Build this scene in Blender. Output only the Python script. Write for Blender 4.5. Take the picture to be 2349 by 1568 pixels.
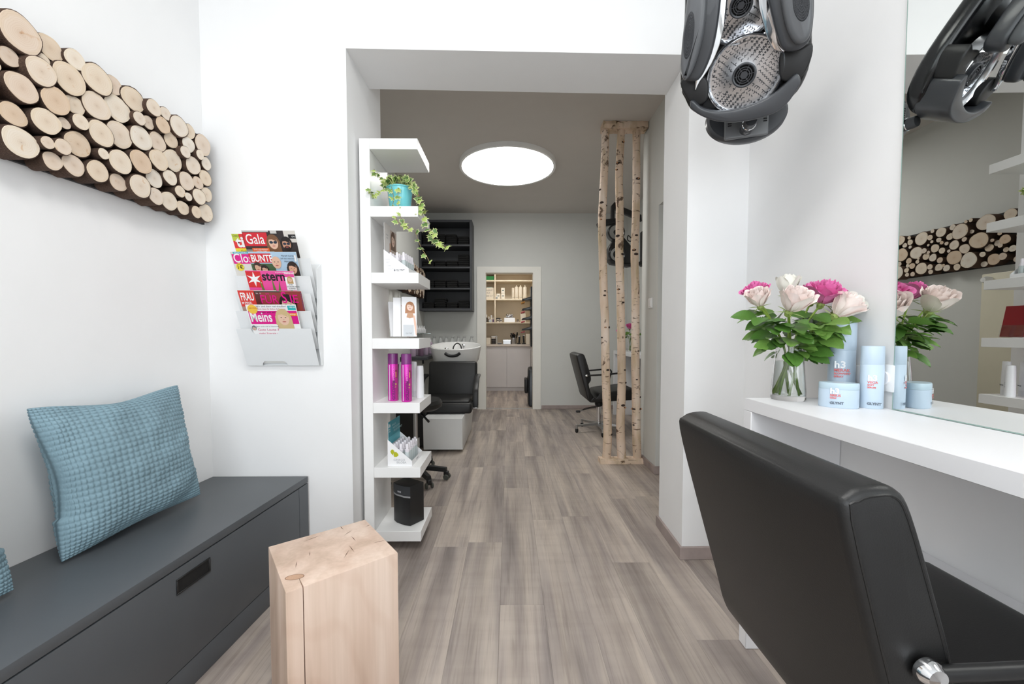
import bpy, bmesh, math, random
from math import sin, cos, pi, sqrt, radians as R
from mathutils import Vector as V, Matrix, Euler, noise as mnoise

for _o in list(bpy.data.objects):
    bpy.data.objects.remove(_o)
SC = bpy.context.scene
COL = SC.collection

# ------------------------------------------------------------------ camera
FPX, PCX, PCY, CAM_H = 913.0, 1174.5, 802.0, 1.10        # in pixels of the 2349 x 1568 frame
PITCH, YAW = R(2.26), R(0.41)
_cd = bpy.data.cameras.new('camera')
_cd.sensor_width = 36.0
_cd.lens = 36.0 * FPX / 2349.0
_cd.shift_y = (PCY - 784.0) / 2349.0
_cd.clip_start = 0.02
CAM = bpy.data.objects.new('camera', _cd)
COL.objects.link(CAM)
CAM.location = (0, 0, CAM_H)
CAM.rotation_euler = (pi / 2 - PITCH, 0, -YAW)
SC.camera = CAM

# ------------------------------------------------------------------ view, world, daylight
SC.view_settings.view_transform = 'Standard'
SC.view_settings.look = 'None'
SC.view_settings.gamma = 1.0
SC.view_settings.use_curve_mapping = False
SC.view_settings.exposure = 0.10
_w = bpy.data.worlds.new('world')
SC.world = _w
_w.use_nodes = True
_bg = _w.node_tree.nodes['Background']
_bg.inputs['Color'].default_value = (0.86, 0.93, 1.0, 1)
_bg.inputs['Strength'].default_value = 1.2

def area_light(name, loc, rot, sx, sy, power, col):
    d = bpy.data.lights.new(name, 'AREA')
    d.shape = 'RECTANGLE'; d.size = sx; d.size_y = sy; d.energy = power; d.color = col
    o = bpy.data.objects.new(name, d); COL.objects.link(o)
    o.location = loc; o.rotation_euler = rot
    return o
# daylight entering by the shop window behind the camera
WINDOW_DAYLIGHT = area_light('window_daylight', (-0.15, -1.78, 1.55), (R(90), 0, 0), 2.1, 2.1, 44, (0.93, 0.97, 1.0))
FRONT_LAMP, REAR_LAMP, STORE_LAMP = 13.0, 11.0, 60.0            # emission of the ceiling lamps

# ------------------------------------------------------------------ pixel -> place
def ray(px, py):
    a = (px - PCX) / FPX; b = -(py - PCY) / FPX
    x, y, z = a, cos(PITCH) + b * sin(PITCH), -sin(PITCH) + b * cos(PITCH)
    return V((x * cos(YAW) + y * sin(YAW), -x * sin(YAW) + y * cos(YAW), z))
EYE = V((0, 0, CAM_H))
def at_y(px, py, y): r = ray(px, py); return EYE + r * (y / r.y)
def at_x(px, py, x): r = ray(px, py); return EYE + r * (x / r.x)
def at_z(px, py, z): r = ray(px, py); return EYE + r * ((z - CAM_H) / r.z)
def at_plane(px, py, p, n): r = ray(px, py); return EYE + r * ((p - EYE).dot(n) / r.dot(n))

# ------------------------------------------------------------------ materials
def srgb(c):
    out = []
    for k in c[:3]:
        k = k / 255.0
        out.append(k / 12.92 if k <= 0.04045 else ((k + 0.055) / 1.055) ** 2.4)
    return (*out, 1.0)
MATS = {}
def new_mat(name):
    m = bpy.data.materials.new(name); m.use_nodes = True
    nt = m.node_tree; b = nt.nodes['Principled BSDF']
    MATS[name] = m
    return m, nt, b
def N(nt, kind, **kw):
    n = nt.nodes.new(kind)
    for k, v in kw.items():
        if k.startswith('i_'):
            key = k[2:]
            n.inputs[int(key) if key.isdigit() else key.replace('_', ' ')].default_value = v
        else:
            setattr(n, k, v)
    return n
def ramp(nt, fac, stops):
    r = N(nt, 'ShaderNodeValToRGB')
    e = r.color_ramp.elements
    while len(e) > 1: e.remove(e[0])
    e[0].position = stops[0][0]; e[0].color = stops[0][1]
    for p, c in stops[1:]:
        k = e.new(p); k.color = c
    nt.links.new(fac, r.inputs['Fac'])
    return r
def coords(nt, scale=(1, 1, 1), rnd=0.0, obj=True):
    tc = N(nt, 'ShaderNodeTexCoord')
    mp = N(nt, 'ShaderNodeMapping'); mp.inputs['Scale'].default_value = scale
    nt.links.new(tc.outputs['Object' if obj else 'Generated'], mp.inputs['Vector'])
    if rnd:
        oi = N(nt, 'ShaderNodeObjectInfo'); mu = N(nt, 'ShaderNodeMath', operation='MULTIPLY', i_1=rnd)
        nt.links.new(oi.outputs['Random'], mu.inputs[0]); nt.links.new(mu.outputs[0], mp.inputs['Location'])
    return mp.outputs['Vector']
def plain(name, col, rough=0.5, metal=0.0, var=0.03, nscale=6.0, bump=0.0, bscale=60.0, spec=0.5, coat=0.0, emit=0.0):
    """a procedural paint / plastic / metal: base colour with faint noise, optional fine relief"""
    m, nt, b = new_mat(name)
    c = srgb(col)
    lo = tuple(max(0, k * (1 - var)) for k in c[:3]) + (1,)
    hi = tuple(min(1, k * (1 + var)) for k in c[:3]) + (1,)
    vec = coords(nt)
    no = N(nt, 'ShaderNodeTexNoise', i_Scale=nscale, i_Detail=3.0)
    nt.links.new(vec, no.inputs['Vector'])
    rp = ramp(nt, no.outputs['Fac'], [(0.3, lo), (0.7, hi)])
    nt.links.new(rp.outputs['Color'], b.inputs['Base Color'])
    b.inputs['Roughness'].default_value = rough
    b.inputs['Metallic'].default_value = metal
    b.inputs['Specular IOR Level'].default_value = spec
    b.inputs['Coat Weight'].default_value = coat
    if emit:
        nt.links.new(rp.outputs['Color'], b.inputs['Emission Color']); b.inputs['Emission Strength'].default_value = emit
    if bump:
        n2 = N(nt, 'ShaderNodeTexNoise', i_Scale=bscale, i_Detail=2.0)
        nt.links.new(vec, n2.inputs['Vector'])
        bp = N(nt, 'ShaderNodeBump', i_Strength=bump, i_Distance=0.002)
        nt.links.new(n2.outputs['Fac'], bp.inputs['Height']); nt.links.new(bp.outputs['Normal'], b.inputs['Normal'])
    return m
def glass(name, col=(255, 255, 255), rough=0.0, ior=1.45):
    m, nt, b = new_mat(name)
    no = N(nt, 'ShaderNodeTexNoise', i_Scale=3.0)
    nt.links.new(coords(nt), no.inputs['Vector'])
    c = srgb(col); rp = ramp(nt, no.outputs['Fac'], [(0, c), (1, tuple(min(1, k * 1.02) for k in c[:3]) + (1,))])
    nt.links.new(rp.outputs['Color'], b.inputs['Base Color'])
    b.inputs['Transmission Weight'].default_value = 1.0; b.inputs['IOR'].default_value = ior; b.inputs['Roughness'].default_value = rough
    return m

def plank_mat():
    m, nt, b = new_mat('floor_plank_wood')
    L = nt.links.new
    oi = N(nt, 'ShaderNodeObjectInfo')
    v1 = coords(nt, (9, 0.9, 1), 60.0); v2 = coords(nt, (70, 2.2, 1), 40.0); v3 = coords(nt, (3, 22, 1), 25.0)
    n1 = N(nt, 'ShaderNodeTexNoise', i_Scale=1.0, i_Detail=4.0, i_Distortion=0.4); L(v1, n1.inputs['Vector'])
    n2 = N(nt, 'ShaderNodeTexNoise', i_Scale=1.0, i_Detail=3.0, i_Distortion=1.2); L(v2, n2.inputs['Vector'])
    n3 = N(nt, 'ShaderNodeTexNoise', i_Scale=1.0, i_Detail=2.0); L(v3, n3.inputs['Vector'])
    base = ramp(nt, n1.outputs['Fac'], [(0.28, srgb((136, 127, 123))), (0.42, srgb((164, 153, 146))), (0.58, srgb((188, 176, 165))), (0.76, srgb((212, 199, 185)))])
    fine = ramp(nt, n2.outputs['Fac'], [(0.3, (0.72, 0.70, 0.69, 1)), (0.52, (1, 1, 1, 1)), (0.75, (1.0, 0.99, 0.97, 1))])
    saw = ramp(nt, n3.outputs['Fac'], [(0.32, (0.93, 0.92, 0.92, 1)), (0.6, (1, 1, 1, 1))])
    val = N(nt, 'ShaderNodeMapRange', i_3=0.88, i_4=1.10); L(oi.outputs['Random'], val.inputs[0])
    m1 = N(nt, 'ShaderNodeMixRGB', blend_type='MULTIPLY', i_Fac=0.75); L(base.outputs[0], m1.inputs[1]); L(fine.outputs[0], m1.inputs[2])
    m2 = N(nt, 'ShaderNodeMixRGB', blend_type='MULTIPLY', i_Fac=1.0); L(m1.outputs[0], m2.inputs[1]); L(saw.outputs[0], m2.inputs[2])
    # a dark cathedral streak down the middle of each plank
    v4 = coords(nt, (1, 1, 1), 0.0); ad = N(nt, 'ShaderNodeVectorMath', operation='ADD')
    n4 = N(nt, 'ShaderNodeTexNoise', i_Scale=2.2, i_Detail=2.0); L(coords(nt, (1, 0.8, 1), 33.0), n4.inputs['Vector'])
    sx = N(nt, 'ShaderNodeSeparateXYZ'); L(v4, sx.inputs[0])
    mm = N(nt, 'ShaderNodeMath', operation='MULTIPLY_ADD', i_1=0.16, i_2=0.0); L(n4.outputs['Fac'], mm.inputs[0])
    sb = N(nt, 'ShaderNodeMath', operation='SUBTRACT'); L(sx.outputs[0], sb.inputs[0]); L(mm.outputs[0], sb.inputs[1])
    sb2 = N(nt, 'ShaderNodeMath', operation='ADD', i_1=0.08); L(sb.outputs[0], sb2.inputs[0])
    ab = N(nt, 'ShaderNodeMath', operation='ABSOLUTE'); L(sb2.outputs[0], ab.inputs[0])
    st = ramp(nt, ab.outputs[0], [(0.0, (0.80, 0.79, 0.79, 1)), (0.018, (0.90, 0.89, 0.88, 1)), (0.05, (1, 1, 1, 1))])
    m3 = N(nt, 'ShaderNodeMixRGB', blend_type='MULTIPLY', i_Fac=0.8); L(m2.outputs[0], m3.inputs[1]); L(st.outputs[0], m3.inputs[2])
    m4 = N(nt, 'ShaderNodeMixRGB', blend_type='MULTIPLY', i_Fac=1.0); L(m3.outputs[0], m4.inputs[1]); L(val.outputs[0], m4.inputs[2])
    L(m4.outputs[0], b.inputs['Base Color'])
    b.inputs['Roughness'].default_value = 0.5
    bp = N(nt, 'ShaderNodeBump', i_Strength=0.12, i_Distance=0.002); L(n2.outputs['Fac'], bp.inputs['Height']); L(bp.outputs[0], b.inputs['Normal'])
    return m

def birch_mat():
    m, nt, b = new_mat('birch_bark'); L = nt.links.new
    n0 = N(nt, 'ShaderNodeTexNoise', i_Scale=2.2, i_Detail=3.0); L(coords(nt, (3, 3, 1.2), 30), n0.inputs['Vector'])
    base = ramp(nt, n0.outputs['Fac'], [(0.32, srgb((206, 184, 160))), (0.5, srgb((228, 203, 180))), (0.68, srgb((240, 222, 206)))])
    n1 = N(nt, 'ShaderNodeTexNoise', i_Scale=1.0, i_Detail=2.0, i_Distortion=0.3); L(coords(nt, (14, 14, 75), 30), n1.inputs['Vector'])
    len_ = ramp(nt, n1.outputs['Fac'], [(0.30, (0.25, 0.19, 0.15, 1)), (0.36, (1, 1, 1, 1)), (0.72, (1, 1, 1, 1)), (0.76, (1.05, 1.05, 1.05, 1))])
    n2 = N(nt, 'ShaderNodeTexNoise', i_Scale=1.0, i_Detail=4.0, i_Roughness=0.7, i_Distortion=0.4); L(coords(nt, (13, 13, 9), 50), n2.inputs['Vector'])
    pat = ramp(nt, n2.outputs['Fac'], [(0.60, (1, 1, 1, 1)), (0.645, (0.20, 0.15, 0.12, 1)), (0.78, (0.10, 0.085, 0.075, 1))])
    n3 = N(nt, 'ShaderNodeTexNoise', i_Scale=1.0, i_Detail=3.0); L(coords(nt, (20, 20, 5), 20), n3.inputs['Vector'])
    mos = ramp(nt, n3.outputs['Fac'], [(0.5, (1, 1, 1, 1)), (0.68, (0.74, 0.72, 0.55, 1))])
    a = N(nt, 'ShaderNodeMixRGB', blend_type='MULTIPLY', i_Fac=0.9); L(base.outputs[0], a.inputs[1]); L(len_.outputs[0], a.inputs[2])
    c = N(nt, 'ShaderNodeMixRGB', blend_type='MULTIPLY', i_Fac=0.95); L(a.outputs[0], c.inputs[1]); L(pat.outputs[0], c.inputs[2])
    d = N(nt, 'ShaderNodeMixRGB', blend_type='MULTIPLY', i_Fac=0.7); L(c.outputs[0], d.inputs[1]); L(mos.outputs[0], d.inputs[2])
    L(d.outputs[0], b.inputs['Base Color']); b.inputs['Roughness'].default_value = 0.75
    bp = N(nt, 'ShaderNodeBump', i_Strength=0.5, i_Distance=0.004); L(n2.outputs['Fac'], bp.inputs['Height']); L(bp.outputs[0], b.inputs['Normal'])
    return m

def bark_mat():
    m, nt, b = new_mat('log_bark'); L = nt.links.new
    n0 = N(nt, 'ShaderNodeTexNoise', i_Scale=1.0, i_Detail=5.0, i_Roughness=0.65); L(coords(nt, (14, 60, 60), 40), n0.inputs['Vector'])
    oi = N(nt, 'ShaderNodeObjectInfo')
    r = ramp(nt, n0.outputs['Fac'], [(0.28, srgb((44, 31, 26))), (0.5, srgb((92, 68, 55))), (0.72, srgb((150, 117, 94)))])
    hv = N(nt, 'ShaderNodeMapRange', i_3=0.7, i_4=1.35); L(oi.outputs['Random'], hv.inputs[0])
    mx = N(nt, 'ShaderNodeMixRGB', blend_type='MULTIPLY', i_Fac=1.0); L(r.outputs[0], mx.inputs[1]); L(hv.outputs[0], mx.inputs[2])
    L(mx.outputs[0], b.inputs['Base Color']); b.inputs['Roughness'].default_value = 0.9
    bp = N(nt, 'ShaderNodeBump', i_Strength=0.9, i_Distance=0.006); L(n0.outputs['Fac'], bp.inputs['Height']); L(bp.outputs[0], b.inputs['Normal'])
    return m

def cut_mat():
    """sawn log end: growth rings round the local x axis, unit radius in y and z"""
    m, nt, b = new_mat('log_end_grain'); L = nt.links.new
    oi = N(nt, 'ShaderNodeObjectInfo')
    tc = N(nt, 'ShaderNodeTexCoord')
    nn = N(nt, 'ShaderNodeTexNoise', i_Scale=1.4, i_Detail=2.0); L(coords(nt, (1, 1, 1), 60), nn.inputs['Vector'])
    mulv = N(nt, 'ShaderNodeVectorMath', operation='MULTIPLY', i_1=(0, 1, 1)); L(tc.outputs['Object'], mulv.inputs[0])
    ln = N(nt, 'ShaderNodeVectorMath', operation='LENGTH'); L(mulv.outputs[0], ln.inputs[0])
    ad = N(nt, 'ShaderNodeMath', operation='MULTIPLY_ADD', i_1=0.28); L(nn.outputs['Fac'], ad.inputs[0]); L(ln.outputs['Value'], ad.inputs[2])
    fr = N(nt, 'ShaderNodeMath', operation='MULTIPLY', i_1=62.0); L(ad.outputs[0], fr.inputs[0])
    si = N(nt, 'ShaderNodeMath', operation='SINE'); L(fr.outputs[0], si.inputs[0])
    ring = ramp(nt, si.outputs[0], [(0.0, (1, 1, 1, 1)), (0.75, (0.985, 0.975, 0.965, 1)), (1.0, (0.93, 0.90, 0.87, 1))])
    rp = ramp(nt, oi.outputs['Random'], [(0.0, srgb((216, 192, 168))), (0.25, srgb((226, 210, 190))), (0.5, srgb((232, 221, 206))), (0.75, srgb((218, 198, 180))), (1.0, srgb((234, 227, 216)))])
    rp.color_ramp.interpolation = 'LINEAR'
    heart = ramp(nt, ad.outputs[0], [(0.12, (0.62, 0.52, 0.45, 1)), (0.19, (0.86, 0.80, 0.75, 1)), (0.42, (0.95, 0.92, 0.89, 1)), (0.9, (1, 1, 1, 1)), (1.08, (0.97, 0.94, 0.88, 1))])
    n2 = N(nt, 'ShaderNodeTexNoise', i_Scale=1.6, i_Detail=3.0, i_Distortion=1.0); L(coords(nt, (1, 1, 1), 90), n2.inputs['Vector'])
    knot = ramp(nt, n2.outputs['Fac'], [(0.66, (1, 1, 1, 1)), (0.76, (0.86, 0.68, 0.52, 1))])
    prev = rp.outputs[0]
    for k in (ring, heart, knot):
        mx = N(nt, 'ShaderNodeMixRGB', blend_type='MULTIPLY', i_Fac=0.9); L(prev, mx.inputs[1]); L(k.outputs[0], mx.inputs[2]); prev = mx.outputs[0]
    L(prev, b.inputs['Base Color']); b.inputs['Roughness'].default_value = 0.7
    return m

def block_mat():
    m, nt, b = new_mat('beech_block_wood'); L = nt.links.new
    n1 = N(nt, 'ShaderNodeTexNoise', i_Scale=1.0, i_Detail=3.0, i_Distortion=0.5); L(coords(nt, (9, 9, 1.1)), n1.inputs['Vector'])
    n2 = N(nt, 'ShaderNodeTexNoise', i_Scale=1.0, i_Detail=3.0); L(coords(nt, (90, 90, 2.5)), n2.inputs['Vector'])
    wv = N(nt, 'ShaderNodeTexWave', wave_type='RINGS', rings_direction='Y', i_Scale=5.5, i_Distortion=5.0, i_Detail=2.0, i_Detail_Scale=1.2); L(coords(nt, (1, 1, 0.42)), wv.inputs['Vector'])
    base = ramp(nt, n1.outputs['Fac'], [(0.3, srgb((196, 170, 150))), (0.5, srgb((218, 192, 174))), (0.7, srgb((230, 208, 192)))])
    fine = ramp(nt, n2.outputs['Fac'], [(0.3, (0.93, 0.92, 0.9, 1)), (0.6, (1, 1, 1, 1))])
    ring = ramp(nt, wv.outputs['Fac'], [(0.0, (1, 1, 1, 1)), (0.8, (0.99, 0.985, 0.98, 1)), (1.0, (0.95, 0.925, 0.91, 1))])
    prev = base.outputs[0]
    for k in (fine, ring):
        mx = N(nt, 'ShaderNodeMixRGB', blend_type='MULTIPLY', i_Fac=1.0); L(prev, mx.inputs[1]); L(k.outputs[0], mx.inputs[2]); prev = mx.outputs[0]
    L(prev, b.inputs['Base Color']); b.inputs['Roughness'].default_value = 0.55
    return m

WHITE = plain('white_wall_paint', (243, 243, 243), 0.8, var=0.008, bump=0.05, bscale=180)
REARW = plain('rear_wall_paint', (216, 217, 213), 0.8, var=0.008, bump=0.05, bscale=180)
CEILW = plain('rear_ceiling_paint', (212, 207, 201), 0.9, var=0.01)
LACQ = plain('white_lacquer', (244, 244, 243), 0.35, var=0.005)
LAMIN = plain('white_laminate', (243, 243, 245), 0.4, var=0.005)
DOORP = plain('door_frame_paint', (242, 240, 232), 0.45, var=0.015)
ANTH = plain('anthracite_laminate', (84, 88, 92), 0.42, var=0.03)
DGAP = plain('dark_gap', (14, 14, 15), 0.8)
BASEB = plain('skirting_wood_decor', (166, 152, 147), 0.55, var=0.12, nscale=14)
LEATHER = plain('black_leather', (20, 20, 20), 0.44, var=0.1, bump=0.12, bscale=420)
BLACKP = plain('black_plastic', (22, 22, 23), 0.45, var=0.05)
HOODP = plain('hood_grey_plastic', (60, 62, 66), 0.36, var=0.05, coat=0.15)
HOODD = plain('hood_black_gloss', (20, 21, 23), 0.22, var=0.05)
CHROME = plain('chrome', (225, 226, 228), 0.08, 1.0)
STEEL = plain('brushed_steel', (190, 190, 190), 0.28, 1.0)
PLANKM = plank_mat(); BIRCH = birch_mat(); BARK = bark_mat(); CUT = cut_mat(); BLOCKM = block_mat()
CLEAR = glass('clear_glass')
FROST = glass('frosted_bottle', (225, 232, 234), 0.35)
WATER = glass('vase_water', (245, 252, 248), 0.0, 1.33)

# ------------------------------------------------------------------ mesh building
class MB:
    def __init__(s): s.v = []; s.f = []; s.m = []
    def add(s, vs, fs, mi=0, M=None):
        o = len(s.v)
        s.v += [tuple(M @ V(p)) if M else tuple(p) for p in vs]
        s.f += [tuple(i + o for i in f) for f in fs]
        s.m += [mi] * len(fs)
        return s
    def box(s, x0, x1, y0, y1, z0, z1, mi=0, M=None):
        vs = [(x0, y0, z0), (x1, y0, z0), (x1, y1, z0), (x0, y1, z0), (x0, y0, z1), (x1, y0, z1), (x1, y1, z1), (x0, y1, z1)]
        return s.add(vs, [(3, 2, 1, 0), (4, 5, 6, 7), (0, 1, 5, 4), (1, 2, 6, 5), (2, 3, 7, 6), (3, 0, 4, 7)], mi, M)
    def rbox(s, x0, x1, y0, y1, z0, z1, r=0.005, seg=2, mi=0, M=None):
        bm = bmesh.new(); bmesh.ops.create_cube(bm, size=1)
        for p in bm.verts:
            p.co = ((x0 + x1) / 2 + p.co.x * (x1 - x0), (y0 + y1) / 2 + p.co.y * (y1 - y0), (z0 + z1) / 2 + p.co.z * (z1 - z0))
        r = min(r, .49 * abs(x1 - x0), .49 * abs(y1 - y0), .49 * abs(z1 - z0))
        bmesh.ops.bevel(bm, geom=list(bm.edges), offset=r, segments=seg, profile=0.5, affect='EDGES')
        bm.verts.index_update()
        s.add([p.co[:] for p in bm.verts], [[p.index for p in f.verts] for f in bm.faces], mi, M)
        bm.free(); return s
    def prism(s, poly, a0, a1, axis='z', mi=0, M=None, bev=0.0, seg=2):
        """polygon swept along an axis; axis z: (x,y), axis y: (x,z), axis x: (y,z)"""
        def put(p, a): return {'z': (p[0], p[1], a), 'y': (p[0], a, p[1]), 'x': (a, p[0], p[1])}[axis]
        bm = bmesh.new()
        lo = [bm.verts.new(put(p, a0)) for p in poly]; hi = [bm.verts.new(put(p, a1)) for p in poly]
        n = len(poly); caps = [bm.faces.new(lo[::-1]), bm.faces.new(hi)]
        for i in range(n): bm.faces.new((lo[i], lo[(i + 1) % n], hi[(i + 1) % n], hi[i]))
        bmesh.ops.recalc_face_normals(bm, faces=bm.faces)
        if bev:
            es = [e for c in caps for e in c.edges]
            bmesh.ops.bevel(bm, geom=es, offset=bev, segments=seg, profile=0.5, affect='EDGES')
        bm.verts.index_update()
        s.add([p.co[:] for p in bm.verts], [[p.index for p in f.verts] for f in bm.faces], mi, M)
        bm.free(); return s
    def lathe(s, prof, n=24, mi=0, M=None, sx=1.0, sy=1.0, a0=0.0, a1=2 * pi, caps=True):
        full = abs(a1 - a0 - 2 * pi) < 1e-6
        k = n if full else n + 1
        vs = []; fs = []
        for (r, z) in prof:
            for i in range(k):
                a = a0 + (a1 - a0) * i / n
                vs.append((r * cos(a) * sx, r * sin(a) * sy, z))
        for j in range(len(prof) - 1):
            for i in range(n):
                i2 = (i + 1) % k
                fs.append((j * k + i, j * k + i2, (j + 1) * k + i2, (j + 1) * k + i))
        if full and caps and tuple(prof[0]) != tuple(prof[-1]):
            if prof[0][0] > 1e-6: fs.append(tuple(range(k))[::-1])
            if prof[-1][0] > 1e-6: fs.append(tuple(range((len(prof) - 1) * k, len(prof) * k)))
        return s.add(vs, fs, mi, M)
    def tube(s, pts, r, n=8, mi=0, M=None, cap=True):
        pts = [V(p) for p in pts]; rs = r if isinstance(r, (list, tuple)) else [r] * len(pts)
        vs = []; fs = []; prev = None
        for i, p in enumerate(pts):
            t = (pts[min(i + 1, len(pts) - 1)] - pts[max(i - 1, 0)]).normalized()
            if prev is None:
                u = t.orthogonal().normalized()
            else:
                u = (prev - t * prev.dot(t)).normalized()
            prev = u; w = t.cross(u)
            for k in range(n):
                a = 2 * pi * k / n
                vs.append(tuple(p + (u * cos(a) + w * sin(a)) * rs[i]))
        for i in range(len(pts) - 1):
            for k in range(n):
                k2 = (k + 1) % n
                fs.append((i * n + k, i * n + k2, (i + 1) * n + k2, (i + 1) * n + k))
        if cap:
            fs.append(tuple(range(n))[::-1]); fs.append(tuple(range((len(pts) - 1) * n, len(pts) * n)))
        return s.add(vs, fs, mi, M)
    def build(s, name, mats, parent=None, loc=None, rot=None, angle=38):
        me = bpy.data.meshes.new(name); me.from_pydata(s.v, [], s.f); me.update()
        for m in (mats if isinstance(mats, (list, tuple)) else [mats]): me.materials.append(m)
        me.polygons.foreach_set('material_index', s.m)
        bm = bmesh.new(); bm.from_mesh(me); bmesh.ops.recalc_face_normals(bm, faces=bm.faces); bm.to_mesh(me); bm.free()
        if angle is not None:
            me.polygons.foreach_set('use_smooth', [True] * len(me.polygons)); me.set_sharp_from_angle(angle=R(angle))
        o = bpy.data.objects.new(name, me); COL.objects.link(o)
        if parent: o.parent = parent
        if loc is not None: o.location = loc
        if rot is not None: o.rotation_euler = rot
        return o

def tag(o, label=None, cat=None, group=None, kind=None):
    if label: o['label'] = label
    if cat: o['category'] = cat
    if group: o['group'] = group
    if kind: o['kind'] = kind
    return o
def thing(name, label, cat, loc=(0, 0, 0), rz=0.0, group=None, rot=None):
    o = bpy.data.objects.new(name, None); COL.objects.link(o); o.empty_display_size = 0.05
    o.location = loc; o.rotation_euler = rot if rot is not None else (0, 0, rz)
    return tag(o, label, cat, group)
def dup(root, loc, rz=None, label=None, group=None, scale=None):
    r = root.copy(); COL.objects.link(r); r.location = loc
    if rz is not None: r.rotation_euler = (0, 0, rz)
    if scale: r.scale = (scale,) * 3
    if label: r['label'] = label
    if group: r['group'] = group
    for ch in list(root.children):
        c = ch.copy(); COL.objects.link(c); c.parent = r
        for g in list(ch.children):
            d = g.copy(); COL.objects.link(d); d.parent = c
    return r
def struct(name, mb, mats, parent=None, angle=38):
    o = mb.build(name, mats, parent, angle=angle)
    if parent is None: o['kind'] = 'structure'
    return o
def text(body, size, loc, rot, mat, parent, name='lettering', align='LEFT', bold=0.0, ext=0.0002, sx=1.0, shear=0.0):
    c = bpy.data.curves.new(name, 'FONT'); c.body = body; c.size = size; c.align_x = align; c.offset = bold; c.extrude = ext; c.shear = shear
    c.resolution_u = 3
    tmp = bpy.data.objects.new(name, c); me = bpy.data.meshes.new_from_object(tmp)
    bpy.data.objects.remove(tmp); bpy.data.curves.remove(c)
    me.materials.clear(); me.materials.append(mat)
    o = bpy.data.objects.new(name, me); COL.objects.link(o); o.parent = parent
    o.location = loc; o.rotation_euler = rot; o.scale = (sx, 1, 1)
    return o
def smooth_closed(pts, k=4):
    n = len(pts); out = []
    for i in range(n):
        p0, p1, p2, p3 = (V(pts[(i + d) % n]) for d in (-1, 0, 1, 2))
        for j in range(k):
            t = j / k
            out.append(tuple(0.5 * ((2 * p1) + (p2 - p0) * t + (2 * p0 - 5 * p1 + 4 * p2 - p3) * t * t + (3 * p1 - p0 - 3 * p2 + p3) * t ** 3)))
    return out
def smooth_path(pts, k=6):
    pts = [V(p) for p in pts]; out = []
    for i in range(len(pts) - 1):
        p0 = pts[max(i - 1, 0)]; p1 = pts[i]; p2 = pts[i + 1]; p3 = pts[min(i + 2, len(pts) - 1)]
        for j in range(k):
            t = j / k
            out.append(0.5 * ((2 * p1) + (p2 - p0) * t + (2 * p0 - 5 * p1 + 4 * p2 - p3) * t * t + (3 * p1 - p0 - 3 * p2 + p3) * t ** 3))
    out.append(pts[-1]); return out

# ================================================================== THE SETTING
FRONT_CEIL, REAR_CEIL, FAR_Y, REAR_LX, REAR_RX, PIER_X = 3.02, 2.845, 5.82, -1.235, 1.72, 1.150
def wall_y(x): return 1.874 + 0.0195 * (x + 0.745)            # face of the wall with the wide opening
def wall_lx(y): return -1.397 + 0.056 * (y - 1.861)           # face of the wall with the log panel
WALL_RX = 1.138
Y0 = -1.7                                                     # shop front behind the camera

fl = MB().box(-1.9, 2.6, Y0 - .1, 8.3, -0.10, -0.006)
FLOOR = struct('floor', fl, DGAP)
PW, PL = 0.178, 1.23
rng = random.Random(5)
def plank_mesh(w, l):
    return MB().rbox(-w / 2 + .0001, w / 2 - .0001, -l / 2 + .0001, l / 2 - .0001, -0.006, 0.0, 0.0005, 1)
pm0 = plank_mesh(PW, PL).build('plank', PLANKM, FLOOR).data
bpy.data.objects.remove(bpy.data.objects['plank'])
x = -0.037 - PW * 10.5 + PW / 2
row = 0
while x < 1.9:
    off = (row * 0.4137 + (row % 3) * 0.19) % 1.0 * PL
    y = -1.9 + off
    while y < 8.2:
        cx, cy = x + PW / 2, y
        y += PL
        inside = (cy > -1.7 - .3 and -1.62 < cx < 1.35) if cy < 2.3 else (-1.35 < cx < (1.9 if cy > 3.0 else 1.5) if cy < 6.5 else -.95 < cx < .95)
        if not inside: continue
        o = bpy.data.objects.new('plank', pm0); COL.objects.link(o); o.parent = FLOOR; o.location = (cx, cy, 0)
    x += PW; row += 1

# front room
m = MB()
m.prism([(-1.75, wall_y(-1.75)), (-.745, wall_y(-.745)), (-.745, 2.36), (-1.75, 2.36)], 0, FRONT_CEIL)
m.prism([(.845, wall_y(.845)), (1.5, wall_y(1.5)), (1.5, 2.235), (.857, 2.235)], 0, FRONT_CEIL)
m.prism([(-.745, wall_y(-.745)), (.845, wall_y(.845)), (.857, 2.215), (-.745, 2.175)], 2.402, FRONT_CEIL)
struct('wall_front', m, WHITE)
m = MB().prism([(wall_lx(Y0), Y0), (wall_lx(1.88), 1.88), (-1.75, 1.88), (-1.75, Y0)], 0, FRONT_CEIL)
struct('wall_left', m, WHITE)
m = MB().prism([(WALL_RX, Y0), (WALL_RX, 1.93), (WALL_RX + .2, 1.93), (WALL_RX + .2, Y0)], 0, FRONT_CEIL)
struct('wall_right', m, WHITE)
m = MB().box(-1.9, -1.25, Y0 - .15, Y0, 0, FRONT_CEIL).box(.95, 1.4, Y0 - .15, Y0, 0, FRONT_CEIL).box(-1.25, .95, Y0 - .15, Y0, 0, .45).box(-1.25, .95, Y0 - .15, Y0, 2.65, FRONT_CEIL)
struct('wall_shopfront', m, WHITE)
w1 = struct('window_1', MB().box(-1.25, -1.19, Y0 - .1, Y0 - .03, .45, 2.65).box(.89, .95, Y0 - .1, Y0 - .03, .45, 2.65).box(-1.19, .89, Y0 - .1, Y0 - .03, .45, .51).box(-1.19, .89, Y0 - .1, Y0 - .03, 2.59, 2.65).box(-.18, -.12, Y0 - .1, Y0 - .03, .51, 2.59), ANTH)
struct('ceiling_front', MB().box(-1.75, 1.4, Y0 - .1, 1.9, FRONT_CEIL, FRONT_CEIL + .1), WHITE)

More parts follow.
